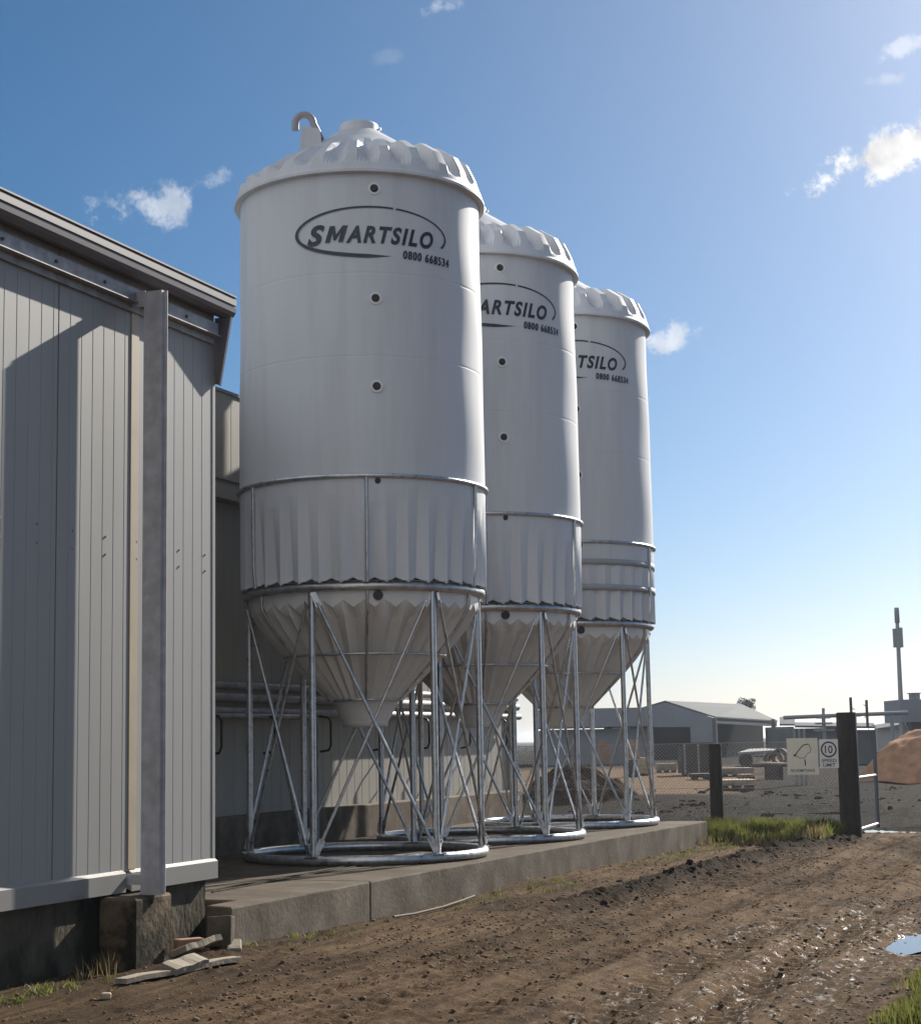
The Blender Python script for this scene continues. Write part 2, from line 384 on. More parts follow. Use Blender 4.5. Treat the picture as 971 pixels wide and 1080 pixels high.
blades('dry_weeds', scatter(9000, ((-7.2,-5.0,26.7,29.2), lambda x, y: .6*ss(fbm(x*2.3, y*2.1, 3, 160), .42, .6)), 31), .06, .34, .007, M['leafdry'], 'straw coloured dead stems mixed into the grass along the fence', seed=31, cat='weeds')
blades('dry_weeds', scatter(5000, ((-2.3,-.7,9.6,13.2), lambda x, y: .7*ss(x+.35*(fbm(x*2, y*2, 3, 8)-.45), -1.8, -1.4)*ss(fbm(x*4, y*4, 3, 77), .4, .6)), 32), .04, .15, .005, M['leafdry'], 'straw coloured dead stems in the grass tuft at the right edge', seed=32, cat='weeds')
def patches(cs):
    def fn(x, y):
        k = 0*x
        for cx, cy, rx, ry, a in cs: k = np.maximum(k, a*np.exp(-(((x-cx)/rx)**2+((y-cy)/ry)**2)))
        return k*ss(fbm(x*5, y*5, 3, 19), .36, .56)
    return fn
blades('grass', scatter(30000, ((-7.65,-6.0,9.0,27), patches([(-7.25,10.0,.3,.9,.9),(-7.35,11.3,.15,.5,.5),(-7.05,13.3,.3,.6,.8),(-6.85,14.0,.25,.6,.6),(-6.75,17.2,.22,1.0,.6),(-6.65,18.9,.28,.9,.9),(-6.5,24,.3,2.2,.4),(-6.2,26.3,.5,.7,.8)])), 3), .02, .085, .006, M['leaf'], 'low green weeds in patches along the shed and slab foot', lean=1.1, seed=3, cat='weeds')
blades('dry_weeds', scatter(1500, ((-7.6,-7.2,10.7,12.2), patches([(-7.42,11.2,.10,.22,1.),(-7.5,11.75,.06,.12,.7)])), 4), .08, .34, .004, M['leafdry'], 'dry brown weeds against the foot of the shed wall', lean=.7, seed=4, cat='weeds')
def clods(name, n, box, rmin, rmax, m, label, dens, seed, cat):
    r = np.random.default_rng(seed); x = r.uniform(box[0], box[1], n); y = r.uniform(box[2], box[3], n)
    keep = r.random(n) < dens(x, y); x, y = x[keep], y[keep]; z = gheight(x, y); n = len(x)
    phi = (1+5**.5)/2
    ico = np.array([(-1,phi,0),(1,phi,0),(-1,-phi,0),(1,-phi,0),(0,-1,phi),(0,1,phi),(0,-1,-phi),(0,1,-phi),(phi,0,-1),(phi,0,1),(-phi,0,-1),(-phi,0,1)])/1.9
    F = np.array([(0,11,5),(0,5,1),(0,1,7),(0,7,10),(0,10,11),(1,5,9),(5,11,4),(11,10,2),(10,7,6),(7,1,8),(3,9,4),(3,4,2),(3,2,6),(3,6,8),(3,8,9),(4,9,5),(2,4,11),(6,2,10),(8,6,7),(9,8,1)])
    s = rmin+(rmax-rmin)*r.random(n)**7
    sc_ = np.stack([s*r.uniform(.7,1.5,n), s*r.uniform(.7,1.5,n), s*r.uniform(.45,.9,n)], -1)
    an = r.uniform(0, 6.28, n); co = ico[None]*sc_[:,None,:]*r.uniform(.75,1.25,(n,12,1))
    cx = co[...,0]*np.cos(an)[:,None]-co[...,1]*np.sin(an)[:,None]; cy = co[...,0]*np.sin(an)[:,None]+co[...,1]*np.cos(an)[:,None]
    co = np.stack([cx+x[:,None], cy+y[:,None], co[...,2]+z[:,None]], -1).reshape(-1, 3)
    t = (F[None]+np.arange(n)[:,None,None]*12).reshape(-1, 3)
    me = bpy.data.meshes.new(name); me.vertices.add(len(co)); me.vertices.foreach_set('co', co.astype(np.float32).ravel())
    me.loops.add(t.size); me.loops.foreach_set('vertex_index', t.ravel().astype(np.int32))
    me.polygons.add(len(t)); me.polygons.foreach_set('loop_start', np.arange(0, t.size, 3, dtype=np.int32)); me.polygons.foreach_set('loop_total', np.full(len(t), 3, np.int32))
    me.update(); me.materials.append(m); o = bpy.data.objects.new(name, me); col.objects.link(o); tag(o, label, cat, kind='stuff')
clods('gravel', 60000, (-7.5,-1.0,8.6,26), .003, .022, M['pebble'], 'loose clods and small stones strewn over the drive', lambda x, y: .25+.75*ss(fbm(x*1.2, y*.5, 3, 33), .40, .58), 5, 'gravel')
clods('rubble', 5000, (-6.6,-4.0,14.5,29), .008, .045, M['mudheap'], 'dark crumbled mud clods along the windrow beside the drive', lambda x, y: np.exp(-((x-np.interp(y, RIDGE[:,1], RIDGE[:,0]))/.24)**2)*ss(y, 15, 18), 15, 'rubble')

clods('rubble', 5200, (-17,4,30.2,56), .015, .13, M['mudheap'], 'dark lumps of churned mud over the yard behind the fence', lambda x, y: .1+.9*ss(fbm(x*.5, y*.3, 3, 71), .42, .6), 8, 'rubble')
# ------------------------------------------------------------------ silos
S1 = Vector((-8.62, 18.465, .354))
SP = (3.631, 3.662)
_d = Vector((S1.x, S1.y)).normalized(); VIEW0 = math.atan2(-_d.y, -_d.x)      # direction silo -> camera
def ang(phi): return VIEW0+R(phi)          # phi degrees to the right as seen from the drive
def pol(r, phi, z): a = ang(phi); return Vector((r*math.cos(a), r*math.sin(a), z))
ZS, ZK, ZR = 3.016, 4.226, 7.711
LEGS = [-25.5+60*k for k in range(6)]
def barrel_r(z):
    t = (z-ZK)/(ZR-ZK); r = 1.447-.017*t
    for zs in (5.573, 6.525):
        r -= .0025*math.exp(-((z-zs)/.007)**2)
    return r
def make_silo(rot, third=False):
    root = empty('feed_silo', S1)
    # barrel
    zs = sorted(set([ZK-.02, ZR]+[ZK+i*(ZR-ZK)/60 for i in range(61)]+[s+d for s in (5.573,6.525) for d in (-.03,-.018,-.008,0,.008,.018,.03)]))
    b = MB(); rr = random.Random(5); ph = [rr.uniform(0, 6.28) for _ in range(6)]
    def rf(j, i, r, z):
        a = 2*math.pi*i/144
        return r+.006*math.sin(3*a+ph[0]+z*.9)*math.sin(z*3.1+ph[1])+.0022*math.sin(7*a+ph[2])*math.sin(z*3.7+ph[3])
    b.lathe([(barrel_r(z), z) for z in zs], 144, rf)
    barrel = b.build('barrel', M['silo'], root)
    def on_barrel(u, v, off): # u arc metres to the right of phi0, v height
        r = barrel_r(v)+.0062+off; a = ang(6.2+rot)+u/1.44
        return (r*math.cos(a), r*math.sin(a), v)
    # lettering
    lb = MB()
    def put(body, size, u0, v0, width, shear, bold, tilt=0., nb=3, hb=.011):
        vs, fs = text_mesh(body, size, shear, bold, 1.22)
        xs = [v[0] for v in vs]; k = width/(max(xs)-min(xs)); x0 = min(xs)
        for q in range(nb):
            du = (q-(nb-1)/2)*hb
            lb.add([on_barrel(u0+(v[0]-x0)*k+du, v0+v[1]+(v[0]-x0)*k*tilt, .004+.0006*q) for v in vs], fs)
    put('S', .31, -.765, 6.868, .205, .3, .010, 0., 2, .006)
    mw_, mh = .205, .19; st = .054
    mp_ = [(0,0),(0,mh),(.058,mh),(mw_/2,mh*.46),(mw_-.058,mh),(mw_,mh),(mw_,0),(mw_-st,0),(mw_-st,mh*.60),(mw_/2+.012,mh*.12),(mw_/2-.012,mh*.12),(st,mh*.60),(st,0)]
    lb.add([on_barrel(-.555+x+.3*y, 6.880+y, .004) for x, y in mp_], [tuple(range(len(mp_)))])
    put('ARTSILO', .262, -.318, 6.877, 1.045, .3, .010, -.012, 1, 0.)
    put('0800 668534', .135, .335, 6.705, .62, .12, .002, -.03, 2, .007)
    lb.build('lettering', M['ink'], barrel)
    eb = MB(); ea, ec = .905, 7.0; eh = .285
    n = 140; pts = []
    t0, t1 = R(-22), R(282)
    vs = []; fs = []
    for i in range(n+1):
        t = t0+(t1-t0)*i/n; w = .010+.012*(.5-.5*math.cos(t-R(60)))
        if i > n-8: w *= (n-i+.5)/8
        c, s_ = math.cos(t), math.sin(t)
        for q in (-1, 1): vs.append(on_barrel((ea+q*w)*c, ec+(eh+q*w)*s_, .004))
        if i < n and not (R(72.5) < t < R(74.5)): fs.append((2*i, 2*i+1, 2*i+3, 2*i+2))
    eb.add(vs, fs); eb.build('logo_outline', M['ink'], barrel)
    for z, r0 in ((7.50,barrel_r(7.5)), (6.231,barrel_r(6.231)), (5.229,barrel_r(5.229)), (4.17,1.425)):
        pb = MB(); a = ang(6.5+rot); e = Vector((math.cos(a), math.sin(a), 0)); c = e*(r0+.006)+Vector((0,0,z))
        pb.tube([c-e*.02, c+e*.012], .046, 16)
        cb = MB(); cb.tube([c-e*.02, c+e*.006], .072, 20); cb.build('vent_collar', M['collar'], barrel); pb.tube([c+e*.012, c+e*.022], .034, 16)
        vp = pb.build('vent_plug', M['black'], barrel)
    # pleated skirt
    b = MB(); n = 36*8; rows = 14
    prof = [(0, ZS+.035+(ZK-ZS-.05)*j/(rows-1)) for j in range(rows)]
    def rs(j, i, r, z):
        t = j/(rows-1); ph_ = (i % 8)/8; tri = abs(ph_*2-1)
        tk = .78+.19*((((i+4)//8)*7) % 5)/5
        return 1.446-.008*(1-t)-.085*max(0., 1-t/tk)**.8*tri
    def zsf(j, i, r, z):
        ph_ = (i % 8)/8; tri = abs(ph_*2-1)
        return z+(.06*tri if j == 0 else 0)
    b.lathe(prof, n, rs, zsf, smooth=False); b.build('skirt', M['silo'], root)
    # hopper cone
    b = MB(); rows = 16
    cp = [(1.345,ZS),(1.334,2.84),(1.265,2.70),(1.12,2.515),(.93,2.30)]+[(.93-.49*k/6, 2.30-.50*k/6) for k in range(1,7)]
    ca = [0,0,.10,.11,.09,.08,.07,.055,.04,.03,.02]
    def rc(j, i, r, z): return r-ca[j]*abs(((i % 8)/8)*2-1)
    def zc(j, i, r, z):
        tri = abs(((i % 8)/8)*2-1)
        return z+(.085*(1-tri)-.05 if j == 1 else (.03*(1-tri)-.02 if j == 2 else 0))
    b.lathe(cp, n, rc, zc, smooth=False); b.lathe([(1.20,ZS+.04),(1.44,ZS+.06)], 72)
    cone = b.build('hopper_cone', M['cone'], root)
    pb = MB(); e = pol(1, 6.5+rot, 0); c = pol(1.335, 6.5+rot, 2.915)
    pb.tube([c-e*.05, c+e*.03], .055, 16); pb.build('vent_plug', M['black'], cone)
    # outlet boot
    b = MB(); b.lathe([(.41,1.83),(.38,1.77),(.275,1.57),(.265,1.55),(.26,1.50),(.23,1.495),(.22,1.58)], 40)
    b.build('outlet_boot', M['cone'], root)
    # roof: lip, pleated collar, cone
    b = MB(); K = 24; sub = 10; n = K*sub
    rp = [(1.43,ZR-.035),(1.505,ZR-.03),(1.505,ZR+.0),(1.49,ZR+.03),(1.475,ZR+.08),(1.42,ZR+.13),(1.32,ZR+.17),(1.12,ZR+.34),(.92,ZR+.50),(.70,ZR+.65),(.55,ZR+.74),(.26,ZR+.935)]
    rh = [0,0,0,0,.0,.07,.23,.21,.04,0,0,0]; rro = [0,0,0,0,0,.02,.03,.0,0,0,0,0]
    def crest(i):
        t = (i % sub)/sub
        return 1. if .3 <= t <= .6 else (t/.3 if t < .3 else max(0, 1-(t-.6)/.35))
    def rr_(j, i, r, z): return r+rro[j]*crest(i)-(.035*(1-crest(i)) if j in (5,6) else 0)
    def zr_(j, i, r, z): return z+rh[j]*crest(i)*(1 if j < 6 else (.62+.38*math.sin(2*math.pi*i/n-VIEW0)))
    b.lathe(rp, n, rr_, zr_, smooth=False)
    roof = b.build('roof', M['silo'], root)
    b = MB(); b.lathe([(.27,ZR+.92),(.25,ZR+.95),(.24,ZR+1.01),(.23,ZR+1.04),(.19,ZR+1.055),(.0,ZR+1.065)], 40); b.tube([(.2,.05,ZR+.98),(.27,.05,ZR+.98)], .02, 8); b.build('hatch_lid', M['silo'], roof)
    # filler box and goose-neck vent at the back left of the roof
    lat = Vector((math.cos(VIEW0+math.pi/2), math.sin(VIEW0+math.pi/2), 0)); fr = Vector((math.cos(VIEW0), math.sin(VIEW0), 0))
    b = MB(); c = fr*.5-lat*.56
    b.extrude([c-lat*.14+fr*.16+Vector((0,0,ZR+.42)), c+lat*.14+fr*.16+Vector((0,0,ZR+.42)), c+lat*.10+fr*.12+Vector((0,0,ZR+.78)), c-lat*.11+fr*.12+Vector((0,0,ZR+.82))], -fr*.26)
    b.build('vent_box', M['silo'], roof)
    b = MB(); p = []
    for k in range(13):
        t = math.pi*k/12; p.append(c-lat*(.085-.105*math.cos(t))+Vector((0,0,ZR+.88+.115*math.sin(t))))
    p = [p[0]+lat*.09+Vector((0,0,-.19)), p[0]+lat*.04+Vector((0,0,-.08))]+p+[p[-1]+Vector((0,0,-.07))]
    b.tube(p, .044, 12); b.build('gooseneck_vent', M['vent'], roof)
    # rings and hoops
    def ring(name, Rm, r, z, m=M['galv'], flat=None, parent=root): bb = MB(); bb.torus(Rm, r, z, 96, 10, flat); return bb.build(name, m, parent)
    ring('support_ring', 1.372, .05, ZS); ring('base_ring', 1.350, .056, .056); ring('skirt_ring', 1.458, .026, ZK)
    ring('hoop', .935, .016, 2.30); ring('hoop', .44, .016, 1.80)
    if third:
        for z in (3.55, 3.93):
            bb = MB(); bb.lathe([(1.43,z-.046),(1.4515,z-.044),(1.4515,z+.044),(1.43,z+.046)], 96); bb.build('band', M['band'], root)
    # legs, braces, straps
    for k, ph_ in enumerate(LEGS):
        b = MB(); b.tube([pol(1.337, ph_, .05), pol(1.337, ph_, ZS-.03)], .037, 14)
        b.tube([pol(1.337, ph_, .112), pol(1.337, ph_, .2)], .043, 14)
        b.obox(pol(1.352, ph_, .10), pol(1, ph_, 0), pol(1, ph_+90, 0), (0,0,1), .07, .075, .006)
        b.build('leg', M['galv'], root)
    for k in range(6):
        p0, p1 = LEGS[k], LEGS[k]+60
        for (a, c, off) in ((p0, p1, 1.362), (p1, p0, 1.318)):
            s = 1 if c > a else -1
            top = pol(off, a+s*3.2, ZS-.16); bot = pol(off, c-s*3.2, .23)
            b = MB(); b.tube([top, bot], .0185, 8)
            d = (bot-top).normalized(); nrm = pol(1, (a+c)/2, 0); sd = d.cross(nrm)
            b.obox(top-d*.03, d, sd, nrm, .085, .034, .006); b.obox(bot+d*.03, d, sd, nrm, .085, .034, .006)
            b.tube([top-nrm*.02, top+nrm*.025], .016, 6); b.tube([bot-nrm*.02, bot+nrm*.025], .016, 6)
            b.build('brace', M['galv'], root)
    for k in range(6):
        ph_ = 1.5+60*k; b = MB()
        b.tube([pol(1.462, ph_, ZK-.02), pol(1.455, ph_, 3.3), pol(1.43, ph_, ZS+.04)], .018, 8)
        b.tube([pol(1.36, ph_, ZS-.03), pol(1.35, ph_, 2.83), pol(1.27, ph_, 2.685), pol(1.13, ph_, 2.505), pol(.945, ph_, 2.30), pol(.45, ph_, 1.80)], .017, 8)
        b.build('strap', M['galv'], root)
    return root
T = ['white feed silo nearest the shed with whole logo and phone number in view', 'middle white feed silo half hidden behind the nearest one', 'farthest white feed silo with two extra steel bands round its pleated skirt']
G = 'white feed silos on galvanised legs'
s1 = make_silo(0.)
s2 = make_silo(5.5); s2.location = S1+Vector((0, SP[0], 0))
s3 = make_silo(-1.5, True); s3.location = S1+Vector((0, SP[0]+SP[1], 0))
for o, t in zip((s1, s2, s3), T): tag(o, t, 'silo', G)

# ------------------------------------------------------------------ concrete slab under the silos
slab = empty('concrete_plinth', (-8.8, 20, 0)); o0 = Vector((-8.8, 20, 0))
tag(slab, 'long low concrete plinth carrying the three silos', 'plinth')
front = [(-7.154,12.70),(-7.14,15.36),(-7.074,18.78),(-6.95,23.2),(-6.81,27.25)]
def rel(p): return (p[0]-o0.x, p[1]-o0.y)
b = MB(); g = .006
b.prism([rel(q) for q in [front[0], (front[1][0], front[1][1]-g), (-10.59, 15.36-g), (-10.59, 13.3), (-7.45, 13.3), (-7.44, 12.80)]], -.25, .354)
b.prism([rel(q) for q in [(front[1][0], front[1][1]+g), front[2], front[3], front[4], (-10.59, 27.25), (-10.59, 15.36+g)]], -.25, .354)
ob = b.build('slab', M['concrete'], slab)
ob.data.materials.append(mat('dimmed_slab_top', (.17,.138,.105), .92, var=.25, scale=2., bump=.3, bscale=30., dirt=(.10,.078,.058), dscale=1.6, dlow=.4, dhigh=.66, spec=.15))
for p_ in ob.data.polygons:
    if p_.normal.z > .9: p_.material_index = 1  # darkening put into the colour of upward faces to hold down sunlight there
bv = ob.modifiers.new('b', 'BEVEL'); bv.width = .018; bv.segments = 2; bv.limit_method = 'ANGLE'
b = MB(); p0, p1 = on_z(218, 940, .36), on_z(420, 904.5, .36)
for k in range(2):
    u = (p1-p0).normalized(); sd = Vector((u.y, -u.x, 0)); q0 = p0+sd*(.11*k)-u*.1; q1 = p1+sd*(.11*k)
    b.obox((q0+q1)/2-o0, u, sd, (0,0,1), (q1-q0).length/2, .014, .006)
b.build('dark_strip', M['plinth'], slab)  # two thin dark strips laid along the slab top

# ------------------------------------------------------------------ near shed
XW = -7.6; YE = 13.2
shed = empty('panel_shed', (XW, 9, 0)); so = Vector((XW, 9, 0))
tag(shed, 'white ribbed panel shed with lilac gutter filling the left edge', 'shed')
YN = 5.0
def shed_wall(b, y0, y1, z0, z1):
    pts = []; y = y1; p = .152
    # outer profile with narrow grooves, then back
    prof = [(0, y1)]
    y = y1-.06
    while y > y0+.02:
        prof += [(0, y+.006), (-.002, y+.002), (-.002, y-.002), (0, y-.006)]; y -= p
    prof.append((0, y0)); prof += [(-.08, y0), (-.08, y1)]
    b.extrude([(x, yy-so.y, z0) for x, yy in prof], (0, 0, z1-z0))
JY = 10.86
b = MB(); shed_wall(b, JY+.008, YE, .70, 5.60); shed_wall(b, 8.0, JY-.008, .70, 5.60); shed_wall(b, YN, 7.984, .70, 5.60)
b.box(-.08, -.012, JY-.01-so.y, JY+.01-so.y, .7, 5.4)
b.box(-6.4, -.082, YE-.08-so.y, YE-so.y, .70, 5.42)
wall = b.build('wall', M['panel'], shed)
b = MB()
for y in (10.17, 10.62, 11.07, 11.52, 11.95, 12.62, 13.05):
    for z in (3.30, 3.16): b = MB(); b.tube([(-.001, y-so.y, z), (.009, y-so.y, z)], .0085, 8); b.build('screw', M['galvdull'], wall)
b = MB()
for y0, y1 in ((YN, 11.79), (11.87, YE+.012)):
    b.extrude([(.0, y0-so.y, .56), (.034, y0-so.y, .545), (.034, y0-so.y, .688), (.0, y0-so.y, .712), (-.05, y0-so.y, .712), (-.05, y0-so.y, .56)], (0, y1-y0, 0))
b.build('base_flashing', mat('flashing', (.33,.325,.31), .5, var=.06, scale=3., dirt=(.24,.22,.18), dscale=3., stretch=(1,.5,1)), shed)
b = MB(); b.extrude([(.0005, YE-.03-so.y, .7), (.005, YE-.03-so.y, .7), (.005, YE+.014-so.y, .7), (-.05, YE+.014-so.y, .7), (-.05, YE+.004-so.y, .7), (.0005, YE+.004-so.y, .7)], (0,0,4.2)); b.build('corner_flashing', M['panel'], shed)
# galvanised column standing just clear of the cladding, eave beam, gutter, end plate
b = MB(); cx0, cx1, cy = .158, .325, 11.80-so.y
b.box(cx0, cx1, cy, cy+.007, .53, 5.315); b.box(cx1-.007, cx1, cy+.007, cy+.045, .53, 5.315); b.box(cx1-.007, cx1+.026, cy+.045, cy+.052, .53, 5.315); b.box(cx0, cx0+.007, cy+.007, cy+.065, .53, 5.315)
b.box(.0, cx0, cy+.02, cy+.03, 5.20, 5.33); b.box(.0, cx0, cy+.02, cy+.03, .60, .68)
b.build('column', mat('weathered_zinc_column', (.62,.61,.64), .6, .1, var=.18, scale=9., dirt=(.42,.39,.38), dscale=5., dlow=.5, dhigh=.8), shed)
b = MB(); zb0, zb1 = 5.235, 5.355
b.extrude([(.006, YN-so.y, zb0-.0), (.10, YN-so.y, zb0-.0), (.10, YN-so.y, zb0+.008), (.075, YN-so.y, zb0+.008), (.075, YN-so.y, zb1), (.006, YN-so.y, zb1)], (0, YE-.05-YN, 0))
b.extrude([(.006, YN-so.y, zb0-.06), (.030, YN-so.y, zb0-.06), (.030, YN-so.y, zb0-.004), (.006, YN-so.y, zb0-.004)], (0, YE-.05-YN, 0))
bm_ = b.build('eave_beam', M['galvdull'], shed)
b = MB()
for y in (10.05, 10.71, 11.36, 12.6): b = MB(); b.tube([(.0745, y-so.y, 5.30), (.088, y-so.y, 5.30)], .014, 8); b.build('bolt', M['black'], bm_)
b = MB(); GZ = 5.44
prof = [(.002,GZ+.01),(.06,GZ-.012),(.11,GZ-.012),(.145,GZ+.004),(.165,GZ+.035),(.170,GZ+.075),(.158,GZ+.080),(.158,GZ+.095),(.172,GZ+.098),(.172,GZ+.150),(.158,GZ+.155),(.158,GZ+.168),(.176,GZ+.172),(.176,GZ+.186),(.002,GZ+.186)]
b.extrude([(x, YN-so.y, z) for x, z in prof], (0, YE+.10-YN, 0)); b.build('gutter', M['gutter'], shed)
b = MB()
b.extrude([(-.004, YE+.018-so.y, 5.43), (.158, YE+.018-so.y, 5.425), (.045, YE+.018-so.y, 4.82), (-.02, YE+.018-so.y, 4.84)], (0, .012, 0))
b.extrude([(.158, YE+.006-so.y, 5.425), (.166, YE+.006-so.y, 5.425), (.052, YE+.006-so.y, 4.815), (.044, YE+.006-so.y, 4.815)], (0, .03, 0))
b.build('end_plate', M['gutter'], shed)
b = MB()
b.extrude([(.03, YN-so.y, GZ+.189), (-6.5, YN-so.y, GZ+.9), (-6.5, YN-so.y, GZ+.84), (.03, YN-so.y, GZ+.187-.04)][:4], (0, YE+.08-YN, 0))
b.build('roof', M['roof'], shed)
for y0_, y1_ in ((11.86,11.97),(12.27,12.35)):
    b = MB(); b.box(.001, .009, y0_-so.y, y1_-so.y, .715, 5.2); b.build('cover_strip', mat('cream_cover_strip', (.58,.48,.34), .5, var=.08), shed)
# concrete foundation and column pier
b = MB(); b.box(-.25, -.035, YN-so.y, YE-.07-so.y, -.3, .565); b.box(-6.4, -.26, YE-.30-so.y, YE-.07-so.y, -.3, .565)
ob = b.build('foundation', M['plinth'], shed); ob.modifiers.new('b', 'BEVEL').width = .012
b = MB(); b.extrude([(-.03, 11.50-so.y, -.3), (.30, 11.50-so.y, -.3), (.30, 12.04-so.y, -.3), (-.03, 12.04-so.y, -.3)], (0, 0, .828))
ob = b.build('pier', mat('stained_pier_concrete', (.22,.165,.105), .92, var=.2, scale=3, bump=.5, bscale=22., dirt=(.035,.03,.02), dscale=2.2, dlow=.40, dhigh=.54, spec=.2), shed); ob.modifiers.new('b', 'BEVEL').width = .02

# ------------------------------------------------------------------ long rear building
rb = empty('rear_building', (-10.85, 21, 0)); ro = Vector((-10.85, 21, 0))
tag(rb, 'long cream panel building running behind the three silos', 'building')
def rwall(b, y0, y1, z0, z1, x=0.):
    prof = [(x, y1)]; y = y1-.1
    while y > y0+.05:
        prof += [(x, y+.007), (x-.004, y+.003), (x-.004, y-.003), (x, y-.007)]; y -= .25
    prof += [(x, y0), (x-.1, y0), (x-.1, y1)]
    b.extrude([(px, py-ro.y, z0) for px, py in prof], (0,0,z1-z0))
b = MB(); rwall(b, 13.6, 29.2, .80, 4.70); b.box(-5, -.1, 29.1-ro.y, 29.2-ro.y, .8, 6.0); b.build('lower_wall', M['panelrear'], rb)
b = MB(); rwall(b, 13.6, 29.2, 4.98, 6.08, .10); b.build('upper_wall', M['panelrear'], rb)
b = MB(); b.box(-.1, .16, 13.6-ro.y, 29.2-ro.y, 4.72, 4.90); b.box(-.1, .06, 13.6-ro.y, 29.2-ro.y, 4.90, 4.98); b.build('fascia_beam', M['panelrear'], rb)
b = MB(); b.extrude([(.12, 13.6-ro.y, 6.08), (.12, 13.6-ro.y, 6.12), (-5, 13.6-ro.y, 6.5), (-5, 13.6-ro.y, 6.45)], (0, 15.6, 0)); b.build('roof', M['roof'], rb)
b = MB(); b.box(-.3, .25, 13.6-ro.y, 29.2-ro.y, -.2, .80)
for y in (18.3, 21.0, 23.7, 26.4): pass
ob = b.build('foundation_ledge', M['concrete'], rb); ob.modifiers.new('b', 'BEVEL').width = .015
b = MB(); b.box(-.02, .07, 29.205-ro.y, 29.33-ro.y, .0, 2.9); b.build('corner_post', M['galvdull'], rb)
# pipes along the rear wall
pr = empty('pipe_run', (-10.6, 21, 2.2)); po = Vector((-10.6, 21, 2.2))
tag(pr, 'bundle of pale horizontal pipes fixed along the rear wall behind the silo legs', 'pipes')
for dz, dx, r in ((.20,-.12,.05), (.05,-.10,.06), (-.12,-.06,.05)):
    b = MB(); b.tube([(dx, 13.7-po.y, dz), (dx, 29.3-po.y, dz)], r, 12)
    if dz < 0: b.tube([(dx+.10, 13.7-po.y, dz-.06), (dx+.10, 20.9-po.y, dz-.06), (dx+.10, 21.02-po.y, dz-.10), (dx+.10, 21.06-po.y, dz-.22), (dx+.10, 21.06-po.y, .36-po.z)], .034, 10)
    b.build('pipe', M['galvdull'], pr)
for y in (17.0, 18.35, 19.7, 21.3, 23.0, 24.7, 26.4, 28.1):
    b = MB(); b.tube([(-.05, y-po.y, -.16), (.10, y-po.y, -.18), (.14, y-po.y, -.24), (.14, y-po.y, -.55), (.11, y-po.y, -.62), (-.02, y-po.y, -.64)], .016, 8); b.build('drip_hook', M['black'], pr)
sp = MB(); q = on_y(461.5, 886, 21.3); sp.tube([(q.x, q.y, .35), (q.x, q.y, 2.72)], .05, 12); sp.tube([(q.x, q.y, 2.72), (q.x, q.y, 2.76)], .056, 12)
o = sp.build('standpipe', M['galvdull']); tag(o, 'capped upright steel pipe standing between the first and second silo', 'pipe')
b = MB(); q = on_y(248+215-215+16, 760, 20.2)
b.tube([(q.x-.2, 20.3, 2.6), (q.x-.21, 20.25, 1.8), (q.x-.27, 20.2, 1.0), (q.x-.29, 20.18, .80)], .028, 8)
o = b.build('hanging_hose', M['bluehose']); tag(o, 'blue hose hanging down behind the left leg of the nearest silo', 'hose')

# ------------------------------------------------------------------ debris at the shed corner
def board(p0, p1, w, t, m, name, label, roll=0., z=0.02, cat='board', group=None):
    p0 = Vector((p0[0], p0[1], gz(p0[0], p0[1])+z+(p0[2] if len(p0) > 2 else 0))); p1 = Vector((p1[0], p1[1], gz(p1[0], p1[1])+z+(p1[2] if len(p1) > 2 else 0)))
    u = (p1-p0).normalized(); s = Vector((u.y, -u.x, 0)).normalized(); n = s.cross(u)
    s = s*math.cos(roll)+n*math.sin(roll); n = s.cross(u); L_ = (p1-p0).length/2
    b = MB(); rr = random.Random(hash(label) % 999)
    vs = []
    K = 7
    for i in range(K):
        f = -1+2*i/(K-1); c = (p0+p1)/2+u*(L_*f)+n*(.006*math.sin(i*1.7))
        ww = w*(1+.04*math.sin(i*2.3)); 
        for a, d in ((-1,-1),(1,-1),(1,1),(-1,1)): vs.append(c+s*(ww/2*a)+n*(t/2*d)+u*rr.uniform(-.01,.01))
    fs = [(0,1,2,3), tuple(4*(K-1)+k for k in (3,2,1,0))]
    for i in range(K-1):
        for k in range(4): fs.append((4*i+k, 4*i+(k+1) % 4, 4*i+4+(k+1) % 4, 4*i+4+k))
    b.add(vs, fs); o = b.build(name, m); tag(o, label, cat, group); return o
a = on_z(128, 1036, .03); c = on_z(250, 1011, .04)
board((a.x, a.y), (c.x, c.y), .10, .035, M['timbergrey'], 'timber_plank', 'long weathered plank lying in front of the shed pier', cat='plank')
a = on_z(188, 1006, .12); c = on_z(226, 994, .16)
board((a.x, a.y, .10), (c.x, c.y, .12), .16, .045, M['timbergrey'], 'broken_board', 'broken pale board tilted on top of the rubble by the shed corner', .35)
a = on_z(178, 1022, .06); c = on_z(212, 1012, .08)
board((a.x, a.y, .03), (c.x, c.y, .05), .14, .05, M['timbergrey'], 'broken_board', 'short split board propped at the foot of the shed pier', -.3)
def lump(name, c, s, rz, m, label, cat, tilt=0.):
    b = MB(); rr = random.Random(len(label))
    A = Matrix.Rotation(rz, 3, 'Z') @ Matrix.Rotation(tilt, 3, 'X')
    vs = [A @ Vector((s[0]*i*rr.uniform(.9,1.05), s[1]*j*rr.uniform(.9,1.05), s[2]*k*rr.uniform(.92,1.04))) + Vector(c) for k in (-1,1) for j in (-1,1) for i in (-1,1)]
    b.add(vs, [(0,2,3,1),(4,5,7,6),(0,1,5,4),(2,6,7,3),(0,4,6,2),(1,3,7,5)])
    o = b.build(name, m); bv = o.modifiers.new('b', 'BEVEL'); bv.width = .012; bv.segments = 2; tag(o, label, cat); return o
